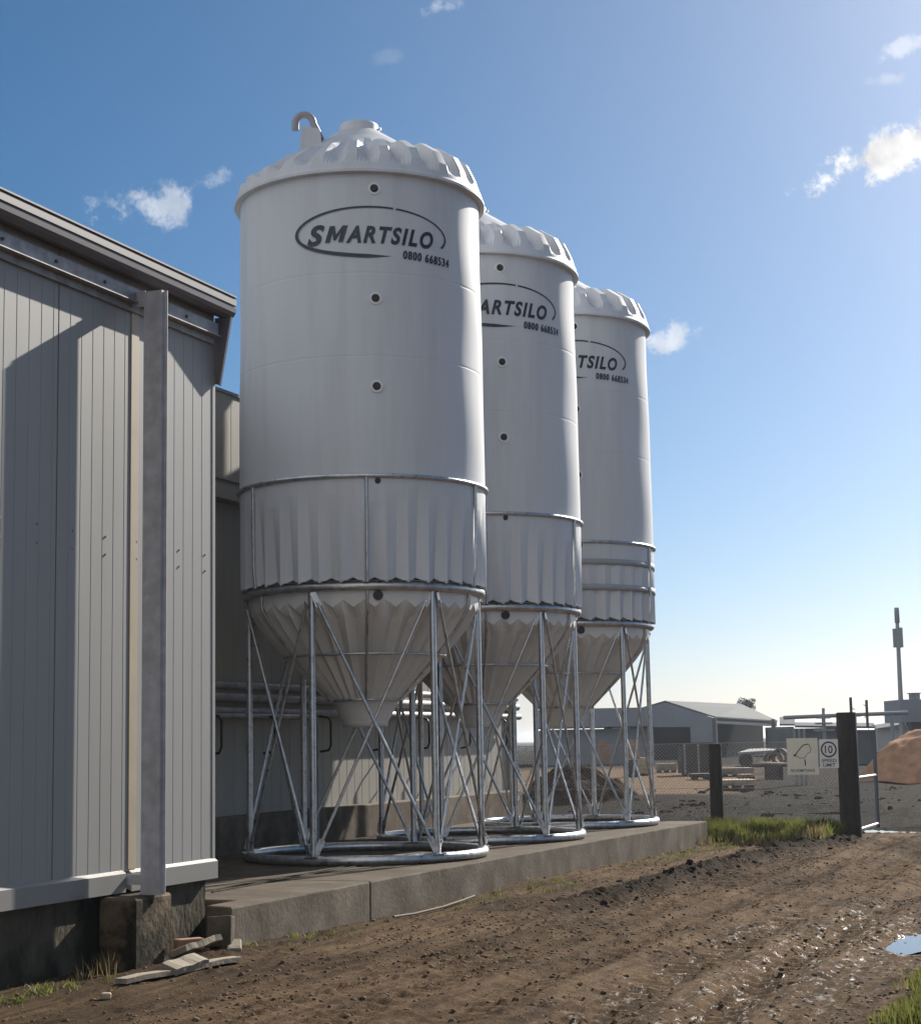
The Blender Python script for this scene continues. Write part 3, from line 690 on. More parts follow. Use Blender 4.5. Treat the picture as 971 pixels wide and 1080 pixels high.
q = on_z(233, 1001, .04); lump('concrete_block', (q.x, q.y, gz(q.x, q.y)+.115), (.105,.07,.125), .25, M['plinth'], 'upright concrete block leaning at the near end of the silo plinth', 'block', -.12)
q = on_z(199, 1003, .08); lump('brick', (q.x, q.y, gz(q.x, q.y)+.10), (.11,.055,.045), .9, M['timberred'], 'dull brown brick lying among broken boards by the shed', 'brick')
q = on_z(247, 1003, .03); lump('stone_slab', (q.x, q.y, gz(q.x, q.y)+.025), (.06,.10,.02), .5, M['timbergrey'], 'small pale stone chip at the right end of the long plank', 'stone', .3)
q = on_z(112, 1050, .02); lump('pale_stone', (q.x, q.y, gz(q.x, q.y)+.02), (.035,.03,.022), .5, M['pale'], 'small pale stone on the dirt near the dry weeds', 'stone')
b = MB(); pts = [on_z(x, y, .03) for x, y in ((418,968),(440,962),(470,956),(490,950),(503,946))]
b.tube([(p.x-.03, p.y, gz(p.x, p.y)+.03) for p in pts], .012, 8)
o = b.build('loose_hose', M['rope']); tag(o, 'thin loose grey hose lying on the dirt along the plinth foot', 'hose')

# ------------------------------------------------------------------ fence, posts, gate, signs
FY = 29.3
fence = empty('chain_link_fence', (-8, FY, 0)); fo = Vector((-8, FY, 0)); tag(fence, 'chain link fence with a dark timber post beyond the silos', 'fence')
b = MB(); x0, x1, z0, z1 = -14.0, -5.1, .02, 1.56; stp = .062; w = .0022
hgt = z1-z0
def wirebar(p, q):
    p = Vector(p); q = Vector(q); u = (q-p).normalized(); s = Vector((u.z, 0, -u.x))
    b.add([p-s*w, p+s*w, q+s*w, q-s*w, p+Vector((0,w*1.7,0)), q+Vector((0,w*1.7,0))], [(0,1,2,3),(1,4,5,2),(4,0,3,5)])
xx = x0-hgt
while xx < x1:
    for sg in (1, -1):
        a = (xx, z0) if sg == 1 else (xx, z1); e = (xx+hgt, z1) if sg == 1 else (xx+hgt, z0)
        pa, pe = list(a), list(e)
        if pa[0] < x0: t = (x0-pa[0])/hgt; pa = [x0, a[1]+(e[1]-a[1])*t]
        if pe[0] > x1: t = (x1-a[0])/hgt; pe = [x1, a[1]+(e[1]-a[1])*t]
        if pa[0] < x1-.01 and pe[0] > x0+.01: wirebar((pa[0]-fo.x, .004*sg, pa[1]), (pe[0]-fo.x, .004*sg, pe[1]))
    xx += stp
for z in (z0+.02, .8, z1): b.tube([(x0-fo.x, -.01, z), (x1-fo.x, -.01, z)], .004, 5)
b.build('wire_netting', M['wire'], fence)
def timber_post(b, x, y, r, z):
    b.tube([(x,y,-.2),(x,y,z*.5),(x+.005,y,z-.02),(x+.005,y,z)], [r*1.03,r,r*.98,r*.9], 14)
b = MB(); timber_post(b, -7.11-fo.x, -.13, .112, 1.55); b.build('timber_post', M['timberdark'], fence)
b = MB(); timber_post(b, -11.2-fo.x, .16, .10, 1.6); b.build('timber_post', M['timberdark'], fence)
gp = MB(); timber_post(gp, 0, 0, .172, 2.03); o = gp.build('gate_post', M['timberdark'], loc=(-4.93, FY+.12, 0)); tag(o, 'thick dark timber strainer post at the end of the fence', 'gate post')
# gate swung open, seen nearly edge on
gate = empty('steel_gate', (-4.72, FY+.2, 0)); go = Vector((-4.72, FY+.2, 0)); tag(gate, 'open steel frame gate hung on the thick timber post with raised uprights', 'gate')
ga = on_y(903.5, 880, FY+.25); gb = on_y(926, 872, 31.8)
A0 = Vector((ga.x, ga.y, 0)); B0 = Vector((gb.x, gb.y, 0))
b = MB()
b.tube([A0+Vector((0,0,.08))-go, A0+Vector((0,0,2.28))-go], .024, 8); b.tube([B0+Vector((0,0,.02))-go, B0+Vector((0,0,1.75))-go], .034, 8)
C0 = A0.lerp(B0, .72); cb_ = MB(); cb_.tube([C0+Vector((0,0,1.72))-go, C0+Vector((0,0,2.26))-go], .024, 8)
b.build('frame', M['lowwall'], gate); cb_.build('upright', M['lowwall'], gate)
for z in (.09, .94, 1.74):
    b = MB(); b.tube([A0+Vector((0,0,z))-go, B0+Vector((0,0,z))-go], .024, 8); b.build('rail', M['galv'], gate)
b = MB()
for z, sag in ((2.13,.05),(1.93,.04)):
    b.tube([A0.lerp(C0, t)+Vector((0,0,z-sag*math.sin(t*math.pi*2)))-go for t in [i/12 for i in range(13)]], .008, 5)
b.build('barbed_wire', M['galvdull'], gate)
b = MB()
for i in range(26):
    p = A0.lerp(B0, (i+.5)/26); b.tube([p+Vector((0,0,.1))-go, p+Vector((0,0,.93))-go], .0022, 4)
b.build('netting', M['wire'], gate)
# signs
def sign_board(name, pts, m, label):
    e = [on_y(x, y, FY-.03) for x, y in pts]; x0, x1 = e[0].x, e[1].x; z0, z1 = e[1].z, e[0].z
    root = empty(name, ((x0+x1)/2, FY-.03, z0)); tag(root, label, 'sign')
    b = MB(); b.box(-(x1-x0)/2, (x1-x0)/2, -.004, .004, 0, z1-z0); b.build('plate', m, root)
    return root, x1-x0, z1-z0
def sign_text(root, body, cx, z, width, height, m, name='lettering'):
    vs, fs = text_mesh(body, 1., 0, .015); xs = [v[0] for v in vs]; ys = [v[1] for v in vs]
    b = MB(); b.add([(cx+((v[0]-min(xs))/(max(xs)-min(xs))-.5)*width, -.0065, z+(v[1]-min(ys))/(max(ys)-min(ys))*height) for v in vs], fs)
    return b.build(name, m, root)
root, w_, h_ = sign_board('notice_sign', ((829,779),(863,817)), M['signc'], 'cream notice sign with a curved arm drawing wired to the fence')
b = MB(); 
def stroke(p, r):
    vs = []; fs = []
    for i, (x, z) in enumerate(p):
        a = Vector((p[min(i+1,len(p)-1)][0]-p[max(i-1,0)][0], 0, p[min(i+1,len(p)-1)][1]-p[max(i-1,0)][1])).normalized()
        for q in (-1,1): vs.append((x-a.z*r*q, -.0065, z+a.x*r*q))
        if i: fs.append((2*i-2, 2*i-1, 2*i+1, 2*i))
    b.add(vs, fs)
X_ = lambda u, v: ((u-.5)*w_, (1-v)*h_)
stroke([X_(.22,.47), X_(.29,.475)], .016)
stroke([X_(.27,.46), X_(.36,.36), X_(.47,.25), X_(.58,.18), X_(.72,.165)], .008)
stroke([X_(.73,.17), X_(.79,.30), X_(.76,.40), X_(.66,.42)], .005)
stroke([X_(.30,.48), X_(.42,.55), X_(.57,.54), X_(.66,.45)], .005)
stroke([X_(.575,.58), X_(.59,.68), X_(.585,.76)], .010)
b.build('drawing', M['signink'], root)
sign_text(root, 'NO ADMITTANCE', 0, h_*.075, w_*.78, h_*.075, M['signink'])
root, w2, h2 = sign_board('speed_limit_sign', ((863.5,780),(884.5,810)), M['signw'], 'white speed limit sign reading 10 beside the thick gate post')
b = MB(); n = 40; Ro, Ri = w2*.43, w2*.345; cz = h2*.645
vs = []; fs = []
for i in range(n):
    t = 2*math.pi*i/n
    for q in (Ri, Ro): vs.append((q*math.cos(t), -.0065, cz+q*math.sin(t)))
    j = (i+1) % n; fs.append((2*i, 2*i+1, 2*j+1, 2*j))
b.add(vs, fs); b.build('ring_mark', M['signred'], root)
sign_text(root, '10', 0, cz-.065, w2*.42, .13, M['signink']); sign_text(root, 'SPEED', 0, h2*.20, w2*.8, .055, M['signink']); sign_text(root, 'LIMIT', 0, h2*.045, w2*.66, .055, M['signink'])

# ------------------------------------------------------------------ yard beyond the fence
def wbox(b, px0, px1, py0, py1, d, depth, o=Vector((0,0,0)), z0=None):
    """upright block facing the drive: front face spans the given picture rectangle at distance d, running back by depth metres"""
    p = at(px0, py1, d); q = at(px1, py0, d); z0 = p.z if z0 is None else z0
    w = (q-p).dot(RGT); c = p+RGT*(w/2)+FWD*(depth/2); h = q.z-z0
    b.obox(Vector((c.x, c.y, z0+h/2))-o, RGT, FWD, (0,0,1), w/2, depth/2, h/2)
# open fronted barn
D = 140.
barn = empty('open_barn', (*at(762, 800, D).xy, 0)); bo = Vector(barn.location); tag(barn, 'blue grey gable barn with a wide open bay far beyond the fence', 'barn')
def AX(px, py, d): return at(px, py, d)-bo
ZG = -bo.z
def gnd(v): return Vector((v.x, v.y, 0.))
ra, rc = AX(701,741,D), AX(782,744.5,160.); el, er = AX(753,757.5,D), AX(819,761.5,160.)
lw = AX(645,757.8,D); lback = lw+(rc-ra)
b = MB(); nrm = FWD*.3
Op = (AX(664,767,D), AX(728,767,D))
def poly(*p): b.extrude(list(p), nrm)
poly(lw, Vector((*Op[0].xy, lw.z-.0)), Vector((*Op[0].xy, 0)), gnd(lw))
poly(Vector((*Op[1].xy, el.z)), el, gnd(el), gnd(Vector((*Op[1].xy, 0))))
poly(lw+Vector((0,0,.001)), ra, el+Vector((0,0,.001)), Vector((*Op[1].xy, el.z+.001)), Vector((*Op[1].xy, Op[1].z)), Op[0], Vector((*Op[0].xy, lw.z+.001)))
b.build('gable_wall', M['bgwall'], barn)
b = MB(); t = Vector((0,0,.03))
b.extrude([ra+t, rc+t, er+t+(er-rc)*.02, el+t+(el-ra)*.02], (0,0,.12)); b.extrude([ra+t, rc+t, lback+t, lw+t], (0,0,.12)); b.build('roof', M['bgroof'], barn)
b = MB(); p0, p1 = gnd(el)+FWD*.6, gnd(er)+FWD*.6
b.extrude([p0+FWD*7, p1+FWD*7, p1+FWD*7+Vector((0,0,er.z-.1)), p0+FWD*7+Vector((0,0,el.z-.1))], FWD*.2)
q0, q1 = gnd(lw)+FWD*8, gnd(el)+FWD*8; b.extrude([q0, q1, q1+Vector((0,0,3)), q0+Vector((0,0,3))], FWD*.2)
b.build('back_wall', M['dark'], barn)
for px, d in ((754.5,D), (816.5,157.)):
    b = MB(); q = at(px, 790, d)-bo; b.box(q.x-.16, q.x+.16, q.y-.16, q.y+.16, -bo.z, el.z); b.build('post', M['bgroof'], barn)
b = MB(); b.extrude([el+Vector((0,0,-.42)), er+Vector((0,0,-.42)), er+Vector((0,0,.15)), el+Vector((0,0,.15))], FWD*.15); b.build('eave_beam', M['bgroof'], barn)
# second shed further left, glimpsed between the silo legs
sh = empty('far_shed', (*at(640, 800, 118).xy, 0)); o_ = Vector(sh.location); tag(sh, 'low flat topped shed glimpsed between the legs of the farthest silo', 'shed')
b = MB(); wbox(b, 575, 689, 768, 800, 118, 10, o_, 0.); b.build('wall', M['bgwall'], sh)
b = MB(); wbox(b, 570, 692, 746, 768, 117, 12, o_); b.build('roof', M['bgwall'], sh)
# long low building at right and pale one beyond
lb_ = empty('low_building', (*at(880, 795, 100).xy, 0)); o_ = Vector(lb_.location); tag(lb_, 'long low blue grey building behind the signs and gate post', 'building')
b = MB(); wbox(b, 840, 921, 767, 800, 100, 9, o_, 0.); b.build('wall', M['lowwall'], lb_)
b = MB(); p = [at(838,767.5,99.6)-o_, at(923,768.5,99.6)-o_, at(921,764.5,106)-o_, at(838,764,106)-o_]; b.extrude(p, (0,0,.12)); b.build('roof', M['bgroof'], lb_)
ex = empty('barn_annex', (*at(838, 790, 150).xy, 0)); o_ = Vector(ex.location); tag(ex, 'pale roofed lean-to joined to the right end of the barn', 'lean-to')
b = MB(); p = [at(822,765.5,150)-o_, at(838,765.5,150)-o_, at(838,757,158)-o_, at(822,758,158)-o_]; b.extrude(p, (0,0,.15)); b.build('roof', M['bgroof'], ex)
b = MB(); wbox(b, 823, 837, 766.5, 803, 150.2, 7, o_, 0.); b.build('wall', M['bgwall'], ex)
pb_ = empty('pale_building', (*at(950, 778, 170).xy, 0)); o_ = Vector(pb_.location); tag(pb_, 'pale low gabled building far off at the right edge', 'building')
b = MB(); wbox(b, 926, 1010, 768, 790, 170, 12, o_, 0.); b.build('wall', M['panelrear'], pb_)
b = MB(); wl, wr_, wm = at(924,768.5,169.5)-o_, at(1012,768.5,169.5)-o_, at(968,761,169.5)-o_
b.extrude([wl, wr_, wm], FWD*13); b.build('roof', M['bgroof'], pb_)
# pipe gantry
gan = empty('pipe_gantry', (*at(890, 790, 92).xy, 0)); o_ = Vector(gan.location); tag(gan, 'long horizontal pipe bridge above the low buildings', 'gantry')
b = MB(); b.tube([at(826,757.0,92)-o_, at(957,751.8,92)-o_], .105, 10); b.build('pipe', M['antenna'], gan)
for px in (868, 940):
    b = MB(); q = at(px, 754, 92)-o_; b.tube([(q.x,q.y,0), q], .10, 8); q2 = at(px, 747, 92)-o_
    if px == 868:
        b.tube([q, q2], .08, 8)
        for dz in (.15, .45, .8): b.obox(q+Vector((0,0,-dz)), RGT, FWD, (0,0,1), .28+dz*.3, .2, .05)
    b.build('support', M['antenna'], gan)
# mast
mast = empty('radio_mast', (*at(951, 772, 150).xy, 0)); o_ = Vector(mast.location); tag(mast, 'tall slim radio mast with antennas at the top', 'mast')
b = MB(); tp = at(946, 658, 150)-o_; b.tube([(0,0,0), tp*.5, tp], [.26,.2,.16], 12); b.build('pole', M['antenna'], mast)
b = MB(); t2 = at(945.2, 641, 150)-o_; b.tube([tp, tp.lerp(t2,.08), t2], [.12,.22,.2], 10); b.build('top_antenna', M['antenna'], mast)
for dx, a0, a1 in ((-.30, 663, 683), (.30, 662, 683), (0., 663, 684)):
    b = MB(); c0 = at(946.3, a0, 150)-o_; c1 = at(947, a1, 150)-o_
    b.obox((c0+c1)/2+RGT*dx-FWD*(.3 if dx == 0 else 0), RGT, FWD, (0,0,1), .12, .08, abs(c0.z-c1.z)/2)
    b.tube([(c0+c1)/2+RGT*dx, (c0+c1)/2], .05, 6); b.build('panel_antenna', M['antenna'], mast)
# hopper at the far right
hp = empty('grey_hopper', (*at(966, 778, 100).xy, 0)); o_ = Vector(hp.location); tag(hp, 'grey overhead hopper with funnels beside the mast', 'hopper')
b = MB(); wbox(b, 950.5, 1004, 737, 762, 100, 4, o_); b.build('bin', M['bgwall'], hp)
for px in (967, 989):
    b = MB(); a_ = at(px, 762, 102)-o_; r0 = .55
    vs = [a_+RGT*r0*i+FWD*r0*j for i, j in ((-1,-1),(1,-1),(1,1),(-1,1))]+[a_+Vector((0,0,-1.1))+RGT*.1*i+FWD*.1*j for i, j in ((-1,-1),(1,-1),(1,1),(-1,1))]
    b.add(vs, [(3,2,1,0),(4,5,6,7)]+[(i,(i+1)%4,4+(i+1)%4,4+i) for i in range(4)]); b.build('funnel', M['bgwall'], hp)
b = MB(); q = at(964, 734, 101)-o_; b.tube([q-Vector((0,0,.2)), q+Vector((0,0,.12))], .32, 12); b.tube([q+Vector((0,0,.12)), q+Vector((0,0,.17))], .42, 12); b.build('vent_cap', M['bgwall'], hp)
for px in (952, 1002):
    b = MB(); q = at(px, 760, 100.4)-o_; b.tube([(q.x,q.y,0),(q.x,q.y,q.z)], .10, 8); q = at(px, 760, 103.6)-o_; b.tube([(q.x,q.y,0),(q.x,q.y,q.z)], .10, 8); b.build('leg', M['bgwall'], hp)
# bark heap
def heap(name, px, pyb, d, rx, ry, h, m, label, seed, sharp=1.2, cat='heap', base=None, rough=1.):
    c = at(px, pyb, d); z = 0. if base is None else base; b = MB(); n, k = 120, 40; vs = []; fs = []
    for i in range(k+1):
        t = i/k
        for j in range(n):
            a = 2*math.pi*j/n; q = 1+.10*math.sin(2*a+seed)+.07*math.sin(5*a+seed*2)
            x, y = rx*q*t*math.cos(a), ry*q*t*math.sin(a)
            hh = h*max(0, 1-t**sharp)*(1+.25*math.sin(a*2+seed*1.7)*t)
            P_ = RGT*x+FWD*y; wx, wy = P_.x+c.x, P_.y+c.y
            hh += (float(fbm(np.array([wx*1.1]), np.array([wy*1.1]), 4, seed)[0])-.47)*.75*rough*h*min(1, (1-t)*4)
            hh += (float(fbm(np.array([wx*4.5]), np.array([wy*4.5]), 3, seed+9)[0])-.45)*.22*rough*min(1, (1-t)*5)
            vs.append((P_.x, P_.y, hh-.12*t))
    for i in range(k):
        for j in range(n): fs.append((i*n+j, (i+1)*n+j, (i+1)*n+(j+1) % n, i*n+(j+1) % n))
    b.add(vs, fs, True); o = b.build(name, m, loc=(c.x, c.y, z)); tag(o, label, cat); return o
heap('bark_heap', 1003, 820, 62, 3.05, 3.6, 1.72, M['heap'], 'large orange brown bark heap at the right edge of the yard', 2, 3.0, rough=.4)
heap('mud_heap', 615, 838, 48, 2.0, 2.0, 1.1, M['mudheap'], 'dark mud heap glimpsed between the silo legs beyond the plinth', 12, 1.2)
# timber stacks
def stack(px0, px1, py0, py1, d, depth, m, rows, cols, label, on=0.):
    g_ = on_z((px0+px1)/2, py1, .10+on) if d is None else at((px0+px1)/2, py1, d); d = g_.dot(FWD)
    p = at(px0, py1, d); q = at(px1, py0, d); w = (q-p).dot(RGT); h = q.z-p.z
    gzv = gz(p.x, p.y) if d < 80 else 0.; base = max(.06, p.z-gzv) if not on else .03
    rt = empty('timber_stack', (p.x, p.y, gzv if not on else p.z-.03)); tag(rt, label, 'timber stack', 'stacks of sawn timber in the yard')
    b = MB(); rr = random.Random(px0)
    for i in range(rows):
        zz0 = i*h/rows; zz1 = (i+1)*h/rows-.012
        for k in range(cols):
            x0_ = w*k/cols; x1_ = w*(k+1)/cols-.01; e = rr.uniform(-.06,.06)
            c = RGT*((x0_+x1_)/2)+FWD*(depth/2+e); b.obox(Vector((c.x, c.y, base+(zz0+zz1)/2)), RGT, FWD, (0,0,1), (x1_-x0_)/2, depth/2, (zz1-zz0)/2)
    b.build('boards', m, rt)
    b = MB(); hb = base/2
    for f in (.12, .5, .88):
        c = RGT*(w*f)+FWD*(depth/2); b.obox(Vector((c.x, c.y, base-hb-.002)), RGT, FWD, (0,0,1), .05, depth/2-.02, hb)
    b.build('bearer', M['brown'], rt)
    return rt
stack(632, 643, 782, 806, None, 1.2, M['timberred'], 6, 2, 'narrow reddish timber stack glimpsed left of the farthest silo back leg')
stack(661, 674, 780, 799.5, 66.5, 1.3, M['timber'], 7, 3, 'upper pack of orange timber on the tall stack between silo legs', on=.7)
stack(661, 672, 800.5, 818, None, 1.4, M['brown'], 5, 2, 'dark brown lower pack under the orange timber between silo legs')
stack(674, 687, 799, 816, None, 1.3, M['pale'], 4, 2, 'pale timber pack beside the dark one between silo legs')
stack(694, 714, 805, 813, None, 1.3, M['timbergrey'], 3, 3, 'low grey timber pack right of the farthest silo')
stack(720, 753, 808, 815.5, None, 1.5, M['timberred'], 3, 3, 'low orange brown board pack left of the fence post')
stack(731, 764, 815.5, 820.5, None, 1.5, M['brown'], 2, 3, 'thin dark board pack lying partly behind the fence post')
stack(762, 795, 809.5, 817, None, 1.5, M['timbergrey'], 3, 3, 'grey board pack right of the fence post')
stack(762, 798, 822, 829, None, 1.5, M['pale'], 3, 3, 'pale pinkish board pack lowest and nearest right of the fence post')
stack(782, 796, 816.5, 820, None, 1.2, M['timberred'], 2, 2, 'short reddish board pack between the grey and pale packs')
# dark bin, flat deck trailer, concrete rings
sk = empty('dark_bin', (*at(737, 812, 78).xy, 0)); o_ = Vector(sk.location); tag(sk, 'dark brown open bin in front of the barn left of the fence post', 'bin')
b = MB(); wbox(b, 720, 753, 783, 812, 78, .06, o_, .1); wbox(b, 720, 753, 783, 812, 80, .06, o_, .1)
p = at(720,800,78)-o_; q = at(753,800,78)-o_
for e in (p, q): b.obox(Vector((e.x,e.y,.7))+FWD*1.03+RGT*(.03 if e is p else -.03), RGT, FWD, (0,0,1), .03, .96, .6)
b.obox(Vector(((p.x+q.x)/2,(p.y+q.y)/2,.15))+FWD*1.03, RGT, FWD, (0,0,1), .6, .95, .03)
b.build('panels', M['brown'], sk)
b = MB()
for px in (722, 736.5, 751): e = at(px, 800, 77.95)-o_; b.obox(Vector((e.x,e.y,.72)), RGT, FWD, (0,0,1), .04, .03, .66)
b.build('frame', M['galvdull'], sk)
fd = empty('flat_deck', (*at(800, 800, 96).xy, 0)); o_ = Vector(fd.location); tag(fd, 'pale flat trailer deck standing before the open barn bay', 'trailer')
b = MB(); e = [at(778,796,96)-o_, at(819,793.5,98)-o_, at(819,791,104)-o_, at(790,792,104)-o_]; b.extrude(e, (0,0,.12)); b.build('deck', M['panelrear'], fd)
for px in (786, 812):
    b = MB(); e = at(px, 797, 98)-o_; b.tube([Vector((e.x,e.y,.38))-RGT*.0-FWD*.1, Vector((e.x,e.y,.38))+FWD*.15], .38, 16); b.build('wheel', M['black'], fd)
for i, (px, py, lab) in enumerate(((822, 798, 'upper concrete ring lying beside the cream notice sign'), (816, 802, 'lower concrete ring lying left of the cream notice sign'))):
    c = at(px, py, 70); b = MB(); r = .32; n = 20; vs = []; fs = []
    ax = (FWD*-.9+RGT*-.4).normalized(); sd = ax.cross(Vector((0,0,1))).normalized()
    for k in range(n):
        t = 2*math.pi*k/n; e = sd*math.cos(t)+Vector((0,0,1))*math.sin(t)
        for rr_, dd in ((r,0),(r*.72,0),(r*.72,.5),(r,.5)): vs.append(e*rr_-ax*dd)
    for k in range(n):
        j = (k+1) % n
        for m_ in range(4): fs.append((4*k+m_, 4*k+(m_+1) % 4, 4*j+(m_+1) % 4, 4*j+m_))
    b.add(vs, fs); o = b.build('concrete_ring', M['concrete'], loc=(c.x, c.y, max(r, c.z))); tag(o, lab, 'concrete ring', 'concrete rings in the yard')
pl = empty('board_pile', (*at(812, 806, 66).xy, 0)); o_ = Vector(pl.location); tag(pl, 'single pale board resting on dark mud left of the notice sign', 'board')
b = MB(); e0, e1 = at(802, 804.5, 66)-o_, at(829, 805.5, 65)-o_; u = (e1-e0).normalized()
b.obox((e0+e1)/2, u, u.cross(Vector((0,0,1))), (0,0,1), (e1-e0).length/2, .14, .03); b.build('plank', M['pale'], pl)
b = MB(); m_ = (e0+e1)/2; b.obox(Vector((m_.x, m_.y, (m_.z-.03)/2)), u, u.cross(Vector((0,0,1))), (0,0,1), .35, .12, (m_.z-.04)/2); b.build('bearer', M['brown'], pl)
b = MB()
for px in (838, 843, 848):
    e = at(px, 779, 60); b.tube([(e.x,e.y,0),(e.x,e.y,at(px,768.5,60).z)], .045, 8)
o = b.build('marker_posts', M['antenna']); tag(o, 'three slim pale stakes standing together behind the cream notice sign', 'stakes')
# distant tree
tr = empty('tree', (*at(787, 770, 210).xy, 0)); o_ = Vector(tr.location); tag(tr, 'small dark tree showing above the barn roof', 'tree')
b = MB(); b.tube([(0,0,-.5),(0,0,2.5),(.1,0,4.4)], [.3,.22,.12], 8); b.build('trunk', M['bark'], tr)
b = MB(); rr = random.Random(3); ctr = at(787, 742.5, 210)-o_
for i in range(1500):
    t = Vector((rr.gauss(0,1), rr.gauss(0,1), rr.gauss(0,1))).normalized()*(rr.random()**.4)
    k = 1+.3*math.sin(t.x*5+1)*math.cos(t.z*4)
    p = ctr+Vector((t.x*1.2*k, t.y*1.2*k, t.z*.85*k-.1)); a = Vector((rr.uniform(-1,1),rr.uniform(-1,1),rr.uniform(-1,1))).normalized(); c2 = a.cross(Vector((.3,.5,.8))).normalized()
    s = rr.uniform(.06,.13); b.add([p-a*s, p+c2*s*.6, p+a*s, p-c2*s*.6], [(0,1,2,3)])
b.build('crown', M['treeleaf'], tr)

# ------------------------------------------------------------------ sky, clouds, sun
SUN_EL, SUN_DAZ = R(29.), R(12.)          # sun azimuth 12 degrees right of the silo row (+Y)
sdir = Vector((math.sin(SUN_DAZ)*math.cos(SUN_EL), math.cos(SUN_DAZ)*math.cos(SUN_EL), math.sin(SUN_EL)))
sun = bpy.data.lights.new('Sun', 'SUN'); sun.energy = 5.0; sun.angle = R(.53); sun.color = (1., .93, .82)
so_ = bpy.data.objects.new('Sun', sun); col.objects.link(so_); so_.rotation_euler = (-sdir).to_track_quat('-Z', 'Y').to_euler()
w = bpy.data.worlds.new('World'); sc.world = w; w.use_nodes = True
N, L = w.node_tree.nodes, w.node_tree.links
sky = N.new('ShaderNodeTexSky'); sky.sky_type = 'NISHITA'; sky.sun_disc = False; sky.sun_elevation = SUN_EL; sky.sun_rotation = SUN_DAZ
sky.air_density = .68; sky.dust_density = 1.0; sky.ozone_density = 5.
bg = N['Background']; bg.inputs['Strength'].default_value = .054
hs = N.new('ShaderNodeHueSaturation'); hs.inputs['Hue'].default_value = .488; hs.inputs['Saturation'].default_value = 1.2
L.new(sky.outputs[0], hs.inputs['Color']); L.new(hs.outputs[0], bg.inputs['Color'])
tc = N.new('ShaderNodeTexCoord')
def vm(op, a, b=None):
    n = N.new('ShaderNodeVectorMath'); n.operation = op
    for i, v in enumerate((a, b)):
        if v is None: continue
        if hasattr(v, 'is_output'): L.new(v, n.inputs[i])
        else: n.inputs[i].default_value = tuple(v)
    return n
def mt(op, a, b=0., c=None):
    n = N.new('ShaderNodeMath'); n.operation = op
    for i, v in enumerate((a, b, c)):
        if v is None: continue
        if hasattr(v, 'is_output'): L.new(v, n.inputs[i])
        else: n.inputs[i].default_value = v
    return n.outputs[0]
nz = N.new('ShaderNodeTexNoise'); nz.inputs['Scale'].default_value = 42.; nz.inputs['Detail'].default_value = 9; nz.inputs['Roughness'].default_value = .68
L.new(tc.outputs['Generated'], nz.inputs['Vector'])
nz2 = N.new('ShaderNodeTexNoise'); nz2.inputs['Scale'].default_value = 60.; nz2.inputs['Detail'].default_value = 6
L.new(tc.outputs['Generated'], nz2.inputs['Vector'])
total = None
for (px, py, hw, hh, tilt, op) in ((152,219,58,26,-.1,.44), (222,189,24,11,-.5,.32), (955,154,105,30,-.22,1.3), (703,357,34,18,-.15,.6), (475,4,34,10,-.3,.35), (955,47,44,10,-.3,.4), (410,58,18,9,-.2,.07), (930,83,22,7,0,.3)):
    d = ray(px, py).normalized(); rt = d.cross(Vector((0,0,1))).normalized(); up = rt.cross(d)
    a_ = rt*math.cos(tilt)-up*math.sin(tilt); b_ = up*math.cos(tilt)+rt*math.sin(tilt)
    u = mt('MULTIPLY', vm('DOT_PRODUCT', tc.outputs['Generated'], a_).outputs['Value'], FPX/hw)
    v = mt('MULTIPLY', vm('DOT_PRODUCT', tc.outputs['Generated'], b_).outputs['Value'], FPX/hh)
    r2 = mt('ADD', mt('MULTIPLY', u, u), mt('MULTIPLY', v, v))
    front_ = mt('GREATER_THAN', vm('DOT_PRODUCT', tc.outputs['Generated'], d).outputs['Value'], .8)
    k = mt('SUBTRACT', mt('MULTIPLY_ADD', nz.outputs['Fac'], 6.5, -2.5), r2)
    mr = N.new('ShaderNodeMapRange'); mr.interpolation_type = 'SMOOTHSTEP'; mr.inputs[1].default_value = -.25; mr.inputs[2].default_value = 1.1; mr.inputs[3].default_value = 0; mr.inputs[4].default_value = op
    L.new(k, mr.inputs[0]); kk = mt('MULTIPLY', mr.outputs[0], front_)
    total = kk if total is None else mt('MAXIMUM', total, kk)
# unseen bright cloud added behind the camera to fill the silos' shaded sides
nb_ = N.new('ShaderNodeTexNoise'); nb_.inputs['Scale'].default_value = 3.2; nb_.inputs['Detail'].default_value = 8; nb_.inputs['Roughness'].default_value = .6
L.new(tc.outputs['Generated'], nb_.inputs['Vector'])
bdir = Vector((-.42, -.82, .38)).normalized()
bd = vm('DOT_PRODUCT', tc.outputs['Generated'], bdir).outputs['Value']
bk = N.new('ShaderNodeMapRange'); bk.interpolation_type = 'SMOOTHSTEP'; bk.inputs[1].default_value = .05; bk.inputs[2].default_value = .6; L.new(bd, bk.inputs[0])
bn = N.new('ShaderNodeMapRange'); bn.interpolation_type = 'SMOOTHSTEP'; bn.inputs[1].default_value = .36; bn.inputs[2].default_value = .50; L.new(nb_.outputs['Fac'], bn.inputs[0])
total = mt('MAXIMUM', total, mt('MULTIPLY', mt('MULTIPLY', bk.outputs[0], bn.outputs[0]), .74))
total = mt('MINIMUM', total, 1.)
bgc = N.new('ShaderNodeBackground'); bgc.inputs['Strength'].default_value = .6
cr = N.new('ShaderNodeMapRange'); cr.inputs[1].default_value = .3; cr.inputs[2].default_value = .7; cr.inputs[3].default_value = .80; cr.inputs[4].default_value = 1.25; L.new(nz2.outputs['Fac'], cr.inputs[0])
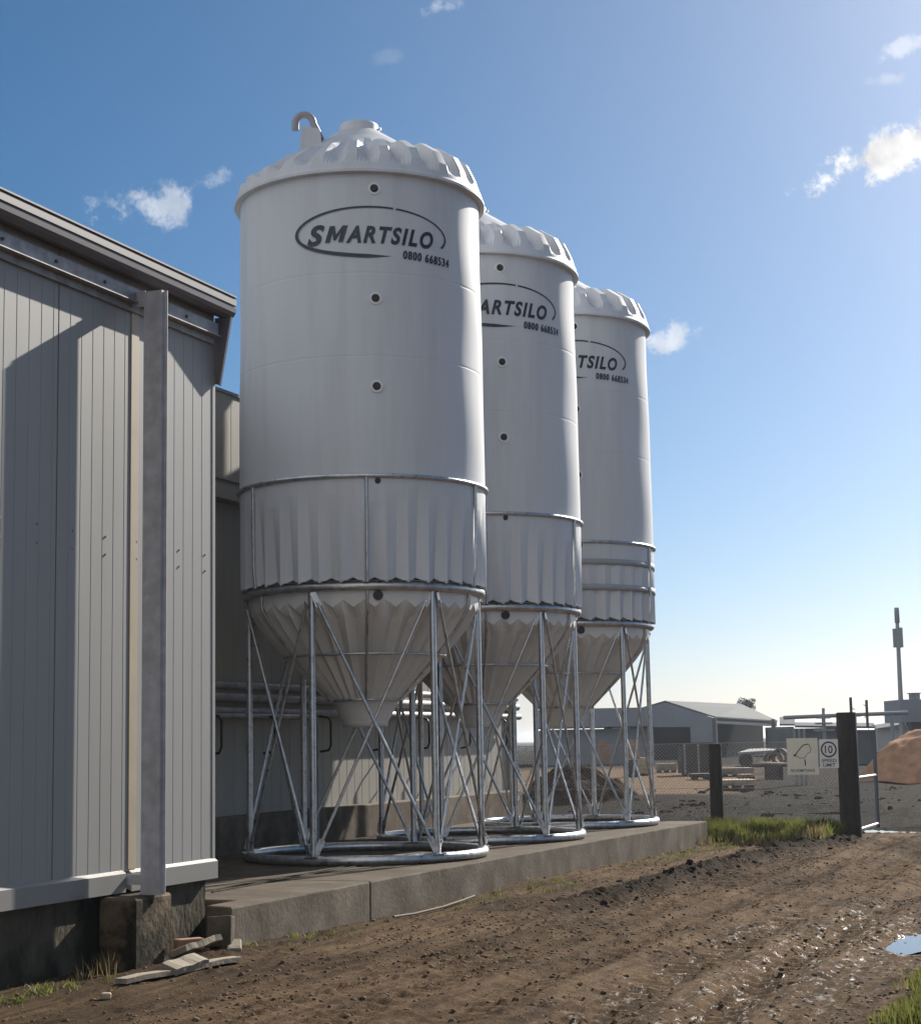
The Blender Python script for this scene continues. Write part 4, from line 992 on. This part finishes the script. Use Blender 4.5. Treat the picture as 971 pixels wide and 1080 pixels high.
cc = N.new('ShaderNodeCombineColor'); 
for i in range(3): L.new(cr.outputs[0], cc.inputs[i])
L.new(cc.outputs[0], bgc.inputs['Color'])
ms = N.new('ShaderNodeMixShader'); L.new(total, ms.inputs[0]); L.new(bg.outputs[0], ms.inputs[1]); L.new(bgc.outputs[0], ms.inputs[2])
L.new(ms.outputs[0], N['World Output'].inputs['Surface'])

# ------------------------------------------------------------------ thin winter haze low over the yard
b = MB(); b.box(-3050, 3050, -3050, 3050, -1.4, 16.0)
hm = bpy.data.materials.new('haze_air'); hm.use_nodes = True; hn = hm.node_tree.nodes; hn.remove(hn['Principled BSDF'])
pv = hn.new('ShaderNodeVolumePrincipled'); pv.inputs['Density'].default_value = .00024; pv.inputs['Color'].default_value = (.78,.87,1.0,1); pv.inputs['Anisotropy'].default_value = .45
hm.node_tree.links.new(pv.outputs[0], hn['Material Output'].inputs['Volume'])
o = b.build('haze', hm); tag(o, 'thin pale haze over the yard', 'haze', kind='stuff')

# ------------------------------------------------------------------ camera
cd = bpy.data.cameras.new('Camera'); cam = bpy.data.objects.new('Camera', cd); col.objects.link(cam); sc.camera = cam
cd.sensor_fit = 'HORIZONTAL'; cd.sensor_width = 36; cd.lens = FPX/PW*36; cd.clip_start = .1; cd.clip_end = 8000
c, s = math.cos(PIT), math.sin(PIT); cr_, sr_ = math.cos(ROL), math.sin(ROL)
ex_, ev, ef = Vector((1,0,0)), Vector((0,-s,c)), Vector((0,c,s))
rgt = _row(ex_*cr_+ev*sr_); upv = _row(-ex_*sr_+ev*cr_); fw = _row(ef)
mw = Matrix(((rgt.x,upv.x,-fw.x,0),(rgt.y,upv.y,-fw.y,0),(rgt.z,upv.z,-fw.z,EYE),(0,0,0,1))); cam.matrix_world = mw

sc.view_settings.view_transform = 'Standard'; sc.view_settings.look = 'None'; sc.view_settings.exposure = .72; sc.view_settings.gamma = 1.; sc.view_settings.use_curve_mapping = False
sc.render.resolution_x = 920; sc.render.resolution_y = 1024
sc.cycles.max_bounces = 8
